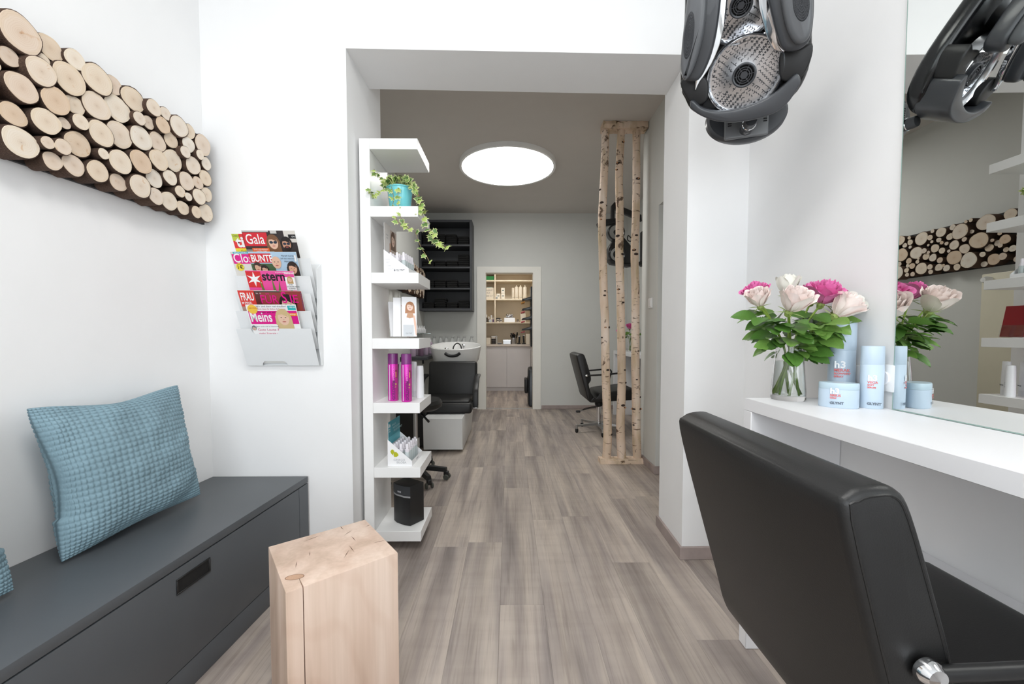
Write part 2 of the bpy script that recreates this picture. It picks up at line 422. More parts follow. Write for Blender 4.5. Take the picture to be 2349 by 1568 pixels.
# rear room
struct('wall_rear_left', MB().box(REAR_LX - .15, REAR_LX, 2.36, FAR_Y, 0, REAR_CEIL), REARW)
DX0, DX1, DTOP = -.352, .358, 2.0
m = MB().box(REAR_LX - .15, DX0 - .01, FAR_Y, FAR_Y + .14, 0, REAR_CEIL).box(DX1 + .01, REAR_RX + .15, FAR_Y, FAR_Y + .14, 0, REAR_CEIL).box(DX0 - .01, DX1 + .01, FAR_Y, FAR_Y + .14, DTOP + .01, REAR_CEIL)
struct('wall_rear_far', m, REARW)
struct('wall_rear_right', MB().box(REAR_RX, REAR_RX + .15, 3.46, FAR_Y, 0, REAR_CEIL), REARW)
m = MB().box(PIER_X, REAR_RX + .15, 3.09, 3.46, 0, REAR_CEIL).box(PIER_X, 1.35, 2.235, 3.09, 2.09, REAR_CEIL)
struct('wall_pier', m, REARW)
struct('wall_light_seal', MB().box(1.5, 1.62, 2.2, 3.09, 0, REAR_CEIL), REARW)  # unseen closing wall, added to keep world light from leaking in
m = MB().prism([(-1.5, 2.1), (-1.5, FAR_Y + .1), (1.9, FAR_Y + .1), (1.9, 2.1)], REAR_CEIL, REAR_CEIL + .1)
struct('ceiling_rear', m, CEILW)

# skirting boards
def skirt(name, p0, p1, t=.013, h=.062, side=1):
    a, b = V((*p0, 0)), V((*p1, 0)); d = (b - a).normalized(); n = V((-d.y, d.x, 0)) * side * t
    mb = MB().prism([a.xy, b.xy, (b + n).xy, (a + n).xy], 0.0005, h, bev=.0015, seg=1)
    return struct(name, mb, BASEB)
skirt('baseboard_front', (.832, wall_y(.845)), (WALL_RX, wall_y(WALL_RX)), side=-1)
skirt('baseboard_jamb', (.845, wall_y(.845)), (.857, 2.245), side=1)
skirt('baseboard_pier', (PIER_X - .013, 3.09), (1.48, 3.09), side=-1)
skirt('baseboard_pier_side', (PIER_X, 3.09), (PIER_X, 3.46), side=1)
skirt('baseboard_far_right', (.475, FAR_Y), (REAR_RX, FAR_Y), side=-1, h=.055)
skirt('baseboard_far_left', (REAR_LX, FAR_Y), (-.48, FAR_Y), side=-1, h=.055)
skirt('baseboard_rear_right', (REAR_RX, 3.46), (REAR_RX, FAR_Y), side=1)
skirt('baseboard_rear_left', (REAR_LX, 2.36), (REAR_LX, FAR_Y), side=-1)

# door frame to the store room
fy = FAR_Y - .022
m = MB().box(DX0 - .115, DX0, fy, FAR_Y - .0003, 0, DTOP + .075).box(DX1, DX1 + .105, fy, FAR_Y - .0003, 0, DTOP + .075).box(DX0, DX1, fy, FAR_Y - .0003, DTOP, DTOP + .075)
m.box(DX0 - .0098, DX0 + .012, fy + .002, FAR_Y + .145, 0, DTOP).box(DX1 - .012, DX1 + .0098, fy + .002, FAR_Y + .145, 0, DTOP).box(DX0 + .012, DX1 - .012, fy + .002, FAR_Y + .145, DTOP - .012, DTOP + .009)
struct('door_1', m, DOORP)
struct('trim_1', MB().box(DX0 + .013, DX1 - .013, FAR_Y + .02, FAR_Y + .05, 0.0002, .006), STEEL)

# store room
m = MB().box(-.75, -.62, FAR_Y + .14, 8.1, 0, 2.6).box(.472, .6, FAR_Y + .14, 8.1, 0, 2.6).box(-.75, .7, 8.1, 8.2, 0, 2.6)
struct('wall_store', m, plain('store_wall_paint', (232, 224, 214), .85))
struct('ceiling_store', MB().box(-.75, .7, FAR_Y + .1, 8.2, 2.6, 2.7), CEILW)

# ceiling lamps: shallow round fittings with a luminous diffuser
def emitter(name, col, strength):
    m_, nt, b = new_mat(name)
    n = N(nt, 'ShaderNodeTexNoise', i_Scale=2.0); nt.links.new(coords(nt), n.inputs['Vector'])
    r = ramp(nt, n.outputs['Fac'], [(0, srgb(col)), (1, srgb(tuple(min(255, k + 2) for k in col)))])
    nt.links.new(r.outputs[0], b.inputs['Base Color']); nt.links.new(r.outputs[0], b.inputs['Emission Color'])
    b.inputs['Emission Strength'].default_value = strength
    return m_
ALU = plain('lamp_rim_aluminium', (236, 236, 234), .4, 0)
def ceiling_lamp(label, x, y, z, r, strength, key):
    t = thing('ceiling_lamp', label, 'lamp', (x, y, z))
    MB().lathe([(r - .024, -.045), (r - .003, -.048), (r, -.045), (r, -.001), (r - .026, -.001), (r - .026, -.036), (r - .024, -.045)], 72).build('rim', ALU, t)
    MB().lathe([(0.0, -.043), (r - .0265, -.043), (r - .0265, -.036), (0, -.036)], 72).build('diffuser', emitter(key, (255, 253, 250), strength), t)
    return t
ceiling_lamp('large round flat ceiling lamp glowing white in the rear room', -.015, 4.16, REAR_CEIL, .492, REAR_LAMP, 'rear_lamp_glow')
ceiling_lamp('round flat ceiling lamp over the front waiting area', -.1, .35, FRONT_CEIL, .45, FRONT_LAMP, 'front_lamp_glow')
ceiling_lamp('small round ceiling lamp inside the store room', 0, 6.9, 2.6, .16, STORE_LAMP, 'store_lamp_glow')

# light switch on the pier, sockets behind the styling counter
pt = at_x(1493, 695, PIER_X)
sw = thing('light_switch', 'white rocker light switch on the grey pier by the birch trunks', 'switch', pt)
MB().rbox(-.009, -.0002, -.041, .041, -.041, .041, .003).build('plate', LACQ, sw)
MB().rbox(-.013, -.008, -.028, .028, -.03, .03, .003).build('rocker', LACQ, sw)
for k, (px, py, lb) in enumerate(((1984, 868, 'white wall socket behind the tall blue can'), (2033, 866, 'white wall socket between slim blue bottle and mirror edge'))):
    pt = at_x(px, py, WALL_RX)
    so = thing('wall_socket', lb, 'socket', (WALL_RX, pt.y, pt.z))
    MB().rbox(-.008, -.0002, -.036, .036, -.041, .041, .003).build('plate', LACQ, so)
    MB().lathe([(0, .004), (.019, .004), (.021, .0), (.021, -.002), (0, -.002)], 20, M=Matrix.Translation((-.008, 0, 0)) @ Matrix.Rotation(-pi / 2, 4, 'Y')).build('insert', LAMIN, so)

# ================================================================== LARGE FRONT OBJECTS
# ---- bench along the left wall
def bench_fx(y): return -.948 + .060 * (y - 1.882)
bench = thing('storage_bench', 'long low anthracite storage bench against the white wall', 'bench', (-1.2, 1.0, 0))
BM = Matrix.Translation((1.2, -1.0, 0))
by0, by1 = -.55, 1.858
def bench_poly(off, y0, y1, back=.003): return [(wall_lx(y0) + back, y0), (bench_fx(y0) + off, y0), (bench_fx(y1) + off, y1), (wall_lx(y1) + back, y1)]
def qpoly(y0, y1, a, b): return [(bench_fx(y0) + a, y0), (bench_fx(y0) + b, y0), (bench_fx(y1) + b, y1), (bench_fx(y1) + a, y1)]
MB().prism(bench_poly(.0, by0, by1), .4025, .431, bev=.0015, M=BM).build('top_board', ANTH, bench)
MB().prism(bench_poly(-.02, by0, by1), .088, .397, M=BM).build('carcass', DGAP, bench)
MB().prism(bench_poly(-.002, by0, by1), .0008, .0855, bev=.001, M=BM).build('plinth', ANTH, bench)
PYS = by1 - .072
MB().prism(qpoly(PYS + .0025, by1, -.019, -.0005), .089, .398, bev=.001, M=BM).build('filler_panel', ANTH, bench)
fl_front = MB().prism(qpoly(.62, PYS - .0005, -.019, -.0005), .089, .398, bev=.001, M=BM).build('flap_front', ANTH, bench)
MB().prism(qpoly(by0, .617, -.019, -.0005), .089, .398, bev=.001, M=BM).build('flap_front', ANTH, bench)
# recessed handle
hp0, hp1 = at_x(440, 1338, -.978), at_x(482, 1288, -.97)
hy0, hy1 = 1.165, 1.285
hz = .345
hm = MB()
ang = math.atan(.060)
HM = Matrix.Translation((bench_fx((hy0 + hy1) / 2) + 1.2, (hy0 + hy1) / 2 - 1.0, hz)) @ Matrix.Rotation(-ang, 4, 'Z')
for (a, b_, c, d) in ((-.062, .062, .019, .024), (-.062, .062, -.024, -.019), (-.062, -.056, -.019, .019), (.056, .062, -.019, .019)):
    hm.rbox(-.001, .003, a, b_, c, d, .001, 1, M=HM)
hm.build('handle_rim', BLACKP, fl_front)
MB().box(-.0005, .0006, -.056, .056, -.019, .019, M=HM).build('handle_recess', DGAP, fl_front)

# ---- log panels: a dark board carrying sawn log slices
def log_mesh(seed):
    r_ = random.Random(seed); n = 26
    ph = [r_.uniform(0, 6.28) for _ in range(4)]; am = [r_.uniform(.01, .05), r_.uniform(.01, .04), r_.uniform(.005, .02), r_.uniform(.004, .015)]
    def rad(a): return 1 + sum(am[k] * sin((k + 2) * a + ph[k]) for k in range(4))
    bark = r_.choice((.015, .03, .06, .09))
    mb = MB(); vs = []; fs = []; mi = []
    prof = [(1 + bark, 0.0), (1 + bark * 1.05, .5), (1 + bark, .97), (1.0, .985), (.985, 1.0)]
    for (q, h) in prof:
        for i in range(n):
            a = 2 * pi * i / n; rr = rad(a) * q + (r_.uniform(-.25, .25) * bark if q > 1 else 0)
            vs.append((h, rr * cos(a), rr * sin(a)))
    for j in range(len(prof) - 1):
        for i in range(n): fs.append((j * n + i, j * n + (i + 1) % n, (j + 1) * n + (i + 1) % n, (j + 1) * n + i)); mi.append(0 if j < 3 else 1)
    fs.append(tuple(range(4 * n, 5 * n))); mi.append(1)
    mb.v = vs; mb.f = fs; mb.m = mi
    o = mb.build('log', [BARK, CUT]); d = o.data; bpy.data.objects.remove(o); return d
LOGS = [log_mesh(100 + k) for k in range(14)]
def put_log(panel, y, z, r, length, rnd):
    o = bpy.data.objects.new('log', rnd.choice(LOGS)); COL.objects.link(o); o.parent = panel
    o.location = (0.0125, y, z); o.scale = (length, r, r * rnd.uniform(.95, 1.05)); o.rotation_euler = (rnd.uniform(0, 6.28), 0, 0)
BOARD = plain('panel_back_board', (48, 46, 46), .7, var=.08)
pz0, pz1, py0, py1 = 1.597, 1.988, .55, 1.842
ang_l = -math.atan(.056)
panel = thing('log_slice_panel', 'long wall panel of sawn pale log slices above the bench', 'wall art', (wall_lx(py1) + .001, py1, pz0), ang_l)
MB().box(0, .012, py0 - py1, 0, 0, pz1 - pz0).build('back_board', BOARD, panel)
LG = '''128,222,128 78,378,62 298,395,40 348,318,82 495,395,66 252,478,92 135,585,98 460,525,103 645,528,100 775,568,62 105,760,78 358,672,90 512,700,64
648,705,92 800,722,92 900,660,82 1010,718,56 1098,756,42 302,808,90 436,820,38 518,812,52 663,890,86 815,898,88 922,788,44 998,815,46 1075,834,54 1186,842,70
1275,875,50 1366,965,70 147,948,104 297,950,42 398,978,52 532,960,86 952,920,80 1066,945,66 1152,932,54 1260,962,52 1222,1012,40 1318,1030,34 366,1072,60
504,1100,70 670,1025,36 788,1078,80 928,1078,78 1052,1065,72 1168,1068,74 1290,1102,60 1384,1090,44 655,1140,74 803,1215,60 1042,1188,62 1134,1182,52
1237,1207,62 1320,1218,44 1380,1185,54 926,1240,78 1040,1307,56 1140,1338,64 1192,1275,40 1248,1310,30 1315,1310,54 1385,1295,50 1232,1384,50 1304,1412,42 1382,1417,62'''
rl = random.Random(11)
LN = .068                                                   # how far the slices stand off the board
nrm = V((cos(ang_l), sin(ang_l), 0)); p0 = V((wall_lx(py1), py1, 0)) + nrm * (.013 + LN)
placed = []
INV = (Matrix.Translation(panel.location) @ Matrix.Rotation(ang_l, 4, 'Z')).inverted()
for tok in LG.split():
    a, b_, h = (float(q) for q in tok.split(','))
    px, py = a / 2.904, b_ / 2.904
    P = at_plane(px, py, p0, nrm); Q = at_plane(px, py + h / 2.904, p0, nrm)
    L_ = INV @ P
    placed.append((L_.y, L_.z, (P - Q).length * .93))
zz = [q[1] for q in placed]
def pack(lst, y0, y1, z0, z1, rr, rmin, rmax, tries):
    out = []
    for _ in range(tries):
        r = rr.uniform(rmin, rmax) if rr.random() < .75 else rr.uniform(rmin * .6, rmin)
        y, z = rr.uniform(y0 + r * .6, y1 - r * .6), rr.uniform(z0 + r * .85, z1 - r * .85)
        if all((y - q[0]) ** 2 + (z - q[1]) ** 2 > (r + q[2]) ** 2 * .95 for q in lst + out): out.append((y, z, r))
    return out
lim = min(q[0] - q[2] for q in placed)
extra = pack(placed, py0 - py1, lim + .07, .0, pz1 - pz0, rl, .028, .046, 4000)
for (y, z, r) in placed + extra: put_log(panel, y, z, r, LN + rl.uniform(-.012, .012), rl)

rp = thing('log_slice_panel', 'narrower log slice panel on the rear room wall, seen in the mirror', 'wall art', (REAR_LX + .001, 2.5, 1.585))
MB().box(0, .012, 0, 2.98, 0, .37).build('back_board', BOARD, rp)
rr = random.Random(4)
rear_logs = pack([], 0, 2.96, 0, .37, rr, .034, .058, 2600)
rear_logs += pack(rear_logs, 0, 2.96, 0, .37, rr, .016, .03, 2600)
for (y, z, r) in rear_logs: put_log(rp, y, z, r, .075 + rr.uniform(-.015, .012), rr)

# ---- wooden block stool
bl = [at_z(*q, .45) for q in ((615.7, 1253.2), (655, 1359.9), (912.3, 1266.2), (837.6, 1190.7))]
cen = sum(bl, V()) / 4
block = thing('wood_block_stool', 'solid pale beech block stool with a drying crack, beside the bench', 'stool', (cen.x, cen.y, 0))
pl = [(q - cen).xy for q in bl]
A, B = pl[1], pl[2]; d_ = (B - A).normalized(); nin = V((-d_.y, d_.x))
c0 = A + d_ * .040; notch = [c0 - d_ * .0012, c0 + nin * .07, c0 + d_ * .0012]
poly = [pl[0], pl[1], *notch, pl[2], pl[3]]
MB().prism(poly, 0.001, .45, bev=.0022).build('block', BLOCKM, block, angle=30)
KNOT = plain('wood_knot', (196, 158, 130), .6, var=.12, nscale=60)
for (px, py, rx, ry, a) in ((676, 1323, .022, .012, .2),):
    P = at_z(px, py, .4503) - V((cen.x, cen.y, 0))
    MB().lathe([(0, 0), (1, 0)], 26, caps=False, M=Matrix.Translation(P) @ Matrix.Rotation(a, 4, 'Z') @ Matrix.Diagonal((rx, ry, 1, 1))).build('knot', KNOT, block)
    MB().lathe([(1, .0002), (1.08, .0002)], 26, caps=False, M=Matrix.Translation(P) @ Matrix.Rotation(a, 4, 'Z') @ Matrix.Diagonal((rx, ry, 1, 1))).build('knot_edge', plain('knot_rim', (120, 84, 62), .6), block)
CHECKM = plain('end_check', (110, 84, 66), .8)
for (pa, pb) in (((678, 1302), (681, 1286)), ((710, 1275), (711, 1264)), ((801, 1250), (813, 1266)), ((806, 1229), (816, 1240)), ((780, 1206), (788, 1214)), ((788, 1228), (808, 1215)), ((789, 1279), (801, 1260)), ((695, 1242), (738, 1226)), ((855, 1245), (885, 1238)), ((838, 1207), (850, 1203))):
    a, b_ = at_z(*pa, .4504) - V((cen.x, cen.y, 0)), at_z(*pb, .4504) - V((cen.x, cen.y, 0))
    w = (b_ - a).normalized().cross(V((0, 0, 1))) * .0011
    MB().add([a, (a + b_) / 2 + w, b_, (a + b_) / 2 - w], [(0, 1, 2, 3)]).build('drying_check', CHECKM, block)

# ---- cushions with a woven grid of plump nubs
def cushion_mesh(seed):
    S, nx, k = .245, 33, 5
    r_ = random.Random(seed); n = nx * k
    vs = []; fs = []
    for side in (1, -1):
        for i in range(n + 1):
            for j in range(n + 1):
                u, v = (sin(pi / 2 * q_) * .55 + q_ * .45 for q_ in (-1 + 2 * i / n, -1 + 2 * j / n))
                e = max(0, (1 - abs(u) ** 2.6) * (1 - abs(v) ** 2.6))
                t = .078 * e ** .6
                pin = 1.015 - (.125 if v > -.5 else .05) * (1 - (u * u * v * v)) * (abs(u) ** 6 * (1 - v * v) + abs(v) ** 6 * (1 - u * u))
                wr = .012 * mnoise.noise(V((u * 2.2 + seed, v * 2.2, side * 3))) + .003 * mnoise.noise(V((u * 6, v * 6 + seed, side)))
                fi, fj = (i % k) / k, (j % k) / k
                nub = (abs(sin(pi * fi)) ** .35) * (abs(sin(pi * fj)) ** .35)
                t2 = t + wr * min(1, e * 6) + .0044 * nub
                vs.append((u * S * pin, side * t2, v * S * pin))
    q = n + 1
    for s_ in range(2):
        o = s_ * q * q
        for i in range(n):
            for j in range(n): fs.append((o + i * q + j, o + (i + 1) * q + j, o + (i + 1) * q + j + 1, o + i * q + j + 1))
    for i in range(n):
        for (a, b_) in (((i, 0), (i + 1, 0)), ((i + 1, n), (i, n))):
            fs.append((a[0] * q + a[1], b_[0] * q + b_[1], q * q + b_[0] * q + b_[1], q * q + a[0] * q + a[1]))
        for (a, b_) in (((0, i + 1), (0, i)), ((n, i), (n, i + 1))):
            fs.append((a[0] * q + a[1], b_[0] * q + b_[1], q * q + b_[0] * q + b_[1], q * q + a[0] * q + a[1]))
    mb = MB(); mb.v = vs; mb.f = fs; mb.m = [0] * len(fs); return mb
PILLOW = plain('blue_woven_velvet', (130, 158, 170), .85, var=.10, nscale=9, bump=.2, bscale=700)
def place_cushion(o, TL, TR, BR, BL):
    c = (TL + TR + BR + BL) / 4
    ux = ((TR - TL) + (BR - BL)).normalized(); uz = ((TL - BL) + (TR - BR)).normalized()
    uy = uz.cross(ux).normalized(); uz = ux.cross(uy)
    Mx = Matrix((ux, uy, uz)).transposed().to_4x4()
    sx = ((TR - TL).length + (BR - BL).length) / 4 / .245; sz = ((TL - BL).length + (TR - BR).length) / 4 / .245
    o.matrix_world = Matrix.Translation(c) @ Mx @ Matrix.Diagonal((sx, 1, sz, 1))
BLc, BRc = V((-1.30, 1.165, .447)), V((-1.262, 1.615, .447))
TLc, TRc = V((-1.372, 1.118, .880)), V((-1.345, 1.600, .893))
cu = cushion_mesh(3).build('cushion', PILLOW, angle=None)
cu.data.polygons.foreach_set('use_smooth', [True] * len(cu.data.polygons))
place_cushion(cu, TLc, TRc, BRc, BLc)
tag(cu, 'plump blue-grey waffle cushion leaning on the wall beneath the log panel', 'cushion', 'cushions on the bench')
c2 = cu.copy(); COL.objects.link(c2)
sh = V((-.012, -.565, .0))
place_cushion(c2, TLc + sh, TRc + sh + V((0, -.07, -.01)), BRc + sh, BLc + sh + V((0, -.04, 0)))
tag(c2, 'second blue-grey cushion cut off by the picture edge, corner showing', 'cushion', 'cushions on the bench')

# ---- open shelf column in the opening
SX0, SX1, SXI, SYF, SYB = -.731, -.447, -.680, 1.98, 2.265
STOP = [2.052, 1.727, 1.403, 1.079, .757, .430, .103]
shelf = thing('shelf_column', 'tall narrow white open shelf column standing in the wide opening', 'shelf', (SX0, SYF, .05))
SM = Matrix.Translation((-SX0, -SYF, -.05))
MB().rbox(SX0, SXI, SYF, SYB, .05, 2.052, .0012, 1, M=SM).build('upright', LACQ, shelf)
for z in STOP:
    MB().rbox(SXI + .0002, SX1, SYF, SYB, z - .052, z, .0012, 1, M=SM).build('shelf_board', LACQ, shelf)

# ================================================================== MAGAZINE RACK AND PRINT
_cm = {}
def ink(col, rough=.35):
    k = (tuple(col), rough)
    if k not in _cm: _cm[k] = plain('ink_%d_%d_%d' % tuple(col), col, rough, var=.01)
    return _cm[k]
class Print:
    """flat print on a local plane: x to the right, y up, z out of the surface; v counts down from the top edge"""
    def __init__(s, parent, w, h, M=None, dz=.00012): s.p = parent; s.w = w; s.h = h; s.M = M or Matrix(); s.z = .0002; s.dz = dz
    def up(s): s.z += s.dz; return s.z
    def poly(s, pts, col, name='print_block'):
        z = s.up(); q = [V((a, s.h - b, z)) for a, b in pts]
        mb = MB().add([s.M @ p for p in q], [tuple(range(len(q)))])
        return mb.build(name, ink(col), s.p, angle=None)
    def rect(s, u0, v0, u1, v1, col, name='print_block'): return s.poly([(u0, v0), (u0, v1), (u1, v1), (u1, v0)], col, name)
    def oval(s, u, v, a, b, col, name='print_block', n=22, rot=0.0):
        return s.poly([(u + a * cos(t) * cos(rot) - b * sin(t) * sin(rot), v + a * cos(t) * sin(rot) + b * sin(t) * cos(rot)) for t in [-2 * pi * k / n for k in range(n)]], col, name)
    def txt(s, body, size, u, v, col, bold=0.0, sx=1.0, rot=0.0, align='LEFT', shear=0.0):
        z = s.up(); Mx = s.M @ Matrix.Translation((u, s.h - v, z)) @ Matrix.Rotation(rot, 4, 'Z')
        o = text(body, size, (0, 0, 0), (0, 0, 0), ink(col), s.p, align=align, bold=bold, ext=0.0, shear=shear)
        o.matrix_local = Mx @ Matrix.Diagonal((sx, 1, 1, 1)); return o
    def face(s, u, v, r, hair, skin=(224, 178, 152), long=True, glasses=False, bald=False, beard=False):
        if not bald:
            s.oval(u, v - r * .12, r * 1.12, r * 1.32, hair, 'portrait')
            if long: s.poly([(u - r * 1.2, v - .3 * r), (u - r * 1.3, v + r * 1.9), (u + r * 1.3, v + r * 1.9), (u + r * 1.2, v - .3 * r)], hair, 'portrait')
        s.oval(u, v + r * .08, r * .82, r * 1.12, skin, 'portrait')
        if not bald: s.poly([(u - r * .8, v - r * .5), (u - r * .1, v - r * .55), (u + r * .75, v - r * .1), (u + r * .5, v - r * 1.1), (u - r * .4, v - r * 1.15)], hair, 'portrait')
        if beard: s.oval(u, v + r * .85, r * .62, r * .45, (40, 28, 24), 'portrait')
        dk = (62, 44, 40)
        for sg in (-1, 1):
            if glasses: s.oval(u + sg * r * .36, v - r * .02, r * .33, r * .24, (34, 48, 66), 'portrait')
            else: s.oval(u + sg * r * .32, v - r * .04, r * .13, r * .06, dk, 'portrait', 10)
        s.oval(u, v + r * .3, r * .1, r * .07, tuple(int(k * .86) for k in skin), 'portrait', 10)
        s.oval(u, v + r * .62, r * .3, r * .08, (186, 84, 84), 'portrait', 12)

RACKM = plain('rack_white_metal', (238, 240, 241), .38, var=.006)
bw0, bw1 = at_y(568, 838, 1.846), at_y(729, 838, 1.846)
RW = bw1.x - bw0.x + .004
rz0 = bw0.z
rx0 = bw0.x
wang = math.atan(.0195)
rack = thing('magazine_rack', 'white metal wall magazine rack with five slanted pockets', 'magazine rack', (rx0, wall_y(rx0) - .0006, rz0), wang)
RM = Matrix.Translation(rack.location) @ Matrix.Rotation(wang, 4, 'Z')
PH, PO0, PO1, TSP = .170, .018, .092, .0775
lean = math.atan((PO1 - PO0) / PH); PLEN = sqrt(PH ** 2 + (PO1 - PO0) ** 2)
MB().rbox(.0, RW + .012, -.003, 0, -.002, PH + 4 * TSP - .01, .001, 1).build('back_plate', RACKM, rack)
MB().prism([(0, -.001), (-.018, -.001), (-.05, .12), (-.05, .44), (0, .47)], RW + .009, RW + .011, axis='x').build('side_plate', RACKM, rack)
def pocket_M(k, extra=0.0):
    """plane of pocket front k: x right, y up the slope, z out"""
    return Matrix.Translation((0, -PO0 - extra, k * TSP)) @ Matrix.Rotation(pi / 2 - (-lean) * 1.0, 4, 'X')
def rnotch(c, w, d_, top, up):
    r = min(d_, .012)
    pts = [(c - w, top), (c - w + r * .3, top - up * d_ * .6), (c - w + r, top - up * d_), (c + w - r, top - up * d_), (c + w - r * .3, top - up * d_ * .6), (c + w, top)]
    return pts if up > 0 else pts
for k in range(5):
    if k == 0:
        poly = [(0, 0)] + rnotch(.128, .058, .022, 0, -1)[:] + [(RW, 0), (RW, PLEN)] + rnotch(.125, .062, .026, PLEN, 1)[::-1] + [(0, PLEN)]
    else: poly = [(0, 0), (RW, 0), (RW, PLEN), (0, PLEN)]
    MB().prism(poly, 0, .0012, axis='z', M=pocket_M(k)).build('pocket_front', RACKM, rack)
    MB().box(.001, RW, -PO0, -.003, k * TSP, k * TSP + .0012).build('pocket_floor', RACKM, rack)

def magazine(k, slot, TL, TR, label, height=.285, paper=(236, 236, 232)):
    ex = -.006 - .0045 * slot
    PMl = pocket_M(k, ex); PW_ = RM @ PMl
    n = (PW_.to_3x3() @ V((0, 0, 1))).normalized(); p = PW_ @ V((0, 0, 0))
    a = PW_.inverted() @ at_plane(*TL, p, n); b_ = PW_.inverted() @ at_plane(*TR, p, n)
    w = b_.x - a.x; top = (a.y + b_.y) / 2; h = min(height, top - .006)
    t = bpy.data.objects.new('magazine', None); COL.objects.link(t); t.empty_display_size = .03
    t.matrix_world = PW_ @ Matrix.Translation((a.x, top - h, 0)) @ Matrix.Rotation(math.atan2(b_.y - a.y, w) * .6, 4, 'Z')
    tag(t, label, 'magazine', 'magazines in the wall rack')
    MB().rbox(0, w, 0, h, -.003, 0, .0004, 1).build('pages', ink(paper, .5), t)
    return Print(t, w, h)

RED, PINK, MAG, WHT, BLK, YEL = (214, 36, 52), (236, 80, 160), (226, 20, 140), (246, 246, 246), (24, 22, 24), (240, 220, 60)
# tier 4: red-lettered weekly behind, celebrity weekly in front
c = magazine(4, 1, (531.5, 536.7), (640, 536), 'weekly magazine with white letters on red, peeking out at top row')
c.rect(0, 0, c.w, .12, (226, 52, 52)); c.rect(0, 0, .03, .03, (196, 208, 74)); c.rect(0, .062, c.w, .12, YEL)
c.txt('tina', .062, .012, .055, WHT, .0022); c.txt('Deko', .012, .004, .012, (40, 60, 40)); c.txt('Gute Ideen', .013, .022, .078, (120, 40, 30)); c.txt('Neue Rezepte', .012, .03, .094, (120, 40, 30))
c = magazine(4, 0, (554, 528.7), (675.7, 528.7), 'celebrity magazine with a couple in sunglasses, top row of rack')
c.rect(0, 0, c.w, .16, (52, 44, 44)); c.rect(0, 0, c.w * .5, .006, (190, 190, 190)); c.rect(c.w * .78, 0, c.w, .05, (222, 216, 208)); c.rect(c.w * .86, .016, c.w, .034, BLK); c.txt('GALA', .009, c.w * .92, .028, WHT)
c.rect(0, .08, c.w * .5, .16, (150, 144, 138)); c.rect(.002, .008, c.w * .46, .066, RED); c.txt('Gala', .060, .008, .056, WHT, .0004, .74)
c.face(c.w * .55, .050, .024, (122, 84, 56), (232, 190, 164), glasses=True); c.face(c.w * .80, .056, .022, (30, 22, 20), (206, 152, 122), False, True, beard=True)
c.rect(c.w * .54, .0, c.w * .66, .012, (206, 204, 200)); c.rect(.028, .074, c.w * .45, .094, (238, 110, 52)); c.txt('DAS GEHEIMNIS', .0085, .034, .083, WHT); c.txt('IHRER LIEBE', .0085, .044, .091, WHT)
# tier 3
c = magazine(3, 1, (528.7, 578), (630, 577), 'pink-headed magazine with a yellow one-euro badge, second row')
c.rect(0, 0, c.w, .14, (226, 222, 216)); c.rect(.012, 0, c.w, .009, (60, 170, 190)); c.txt('ROYAL EXTRA', .0085, .016, .0075, WHT); c.rect(.004, .010, c.w, .052, MAG); c.txt('Closer', .056, .006, .046, WHT, .0004, .78, shear=.05)
c.face(c.w * .62, .078, .017, (150, 110, 70)); c.oval(.026, .066, .017, .017, YEL); c.txt('1€', .024, .012, .075, BLK, .0004); c.txt('nur', .009, .016, .056, BLK)
c = magazine(3, 0, (568.9, 578), (679, 578), 'celebrity magazine with red block title and bald man, second row')
c.rect(0, 0, c.w, .16, (178, 204, 226)); c.rect(0, .05, c.w * .5, .16, (70, 96, 62)); c.rect(0, .006, c.w * .46, .046, RED); c.txt('BUNTE', .042, .006, .041, WHT, .0010, .70)
c.face(c.w * .13, .066, .016, (60, 44, 36), (226, 178, 150), False); c.face(c.w * .27, .075, .014, (40, 28, 24)); c.face(c.w * .55, .043, .024, (190, 160, 140), (228, 184, 158), bald=True); c.face(c.w * .87, .07, .021, (52, 36, 30), (222, 170, 142))
c.txt('Mariah Carey', .010, c.w * .68, .018, (40, 50, 70)); c.txt('Ich bin manisch', .010, c.w * .66, .030, (40, 50, 70)); c.txt('depressiv!', .010, c.w * .72, .042, (40, 50, 70)); c.rect(c.w * .95, .012, c.w * .99, .04, (240, 240, 240))
# tier 2
c = magazine(2, 0, (559, 618.7), (670, 621.7), 'hot pink magazine with white star on red and hemp leaves, middle row')
c.rect(0, 0, c.w, .16, PINK); c.rect(0, .003, c.w * .31, .075, (218, 40, 44))
st = [];
for q in range(12):
    a_ = pi / 2 + q * pi / 6; r_ = .034 if q % 2 == 0 else .0115
    st.append((c.w * .155 + r_ * cos(a_), .038 - r_ * sin(a_)))
c.poly(st, WHT, 'star_emblem'); c.txt('stern', .056, c.w * .32, .042, BLK, .0016, .86)
c.txt('25 JAHRE EXTRA', .007, c.w * .62, .008, WHT); c.txt('Südtirol', .013, c.w * .80, .012, WHT, .0004)
for (u, v, r_) in ((c.w * .30, .078, -.5), (c.w * .53, .075, -.1), (c.w * .62, .085, .5), (c.w * .88, .085, .2)): c.poly([(u - .006, v + .02), (u + sin(r_) * .02, v - .045), (u + .008, v + .02)], (104, 130, 60))
c.rect(c.w * .80, .026, c.w, .085, WHT); c.face(c.w * .90, .036, .010, (196, 158, 104), (232, 196, 172)); c.txt('EVAS', .008, c.w * .86, .062, BLK); c.txt('SCHÖNE NEUE', .008, c.w * .81, .071, BLK); c.txt('KÖRPER', .008, c.w * .84, .080, BLK)
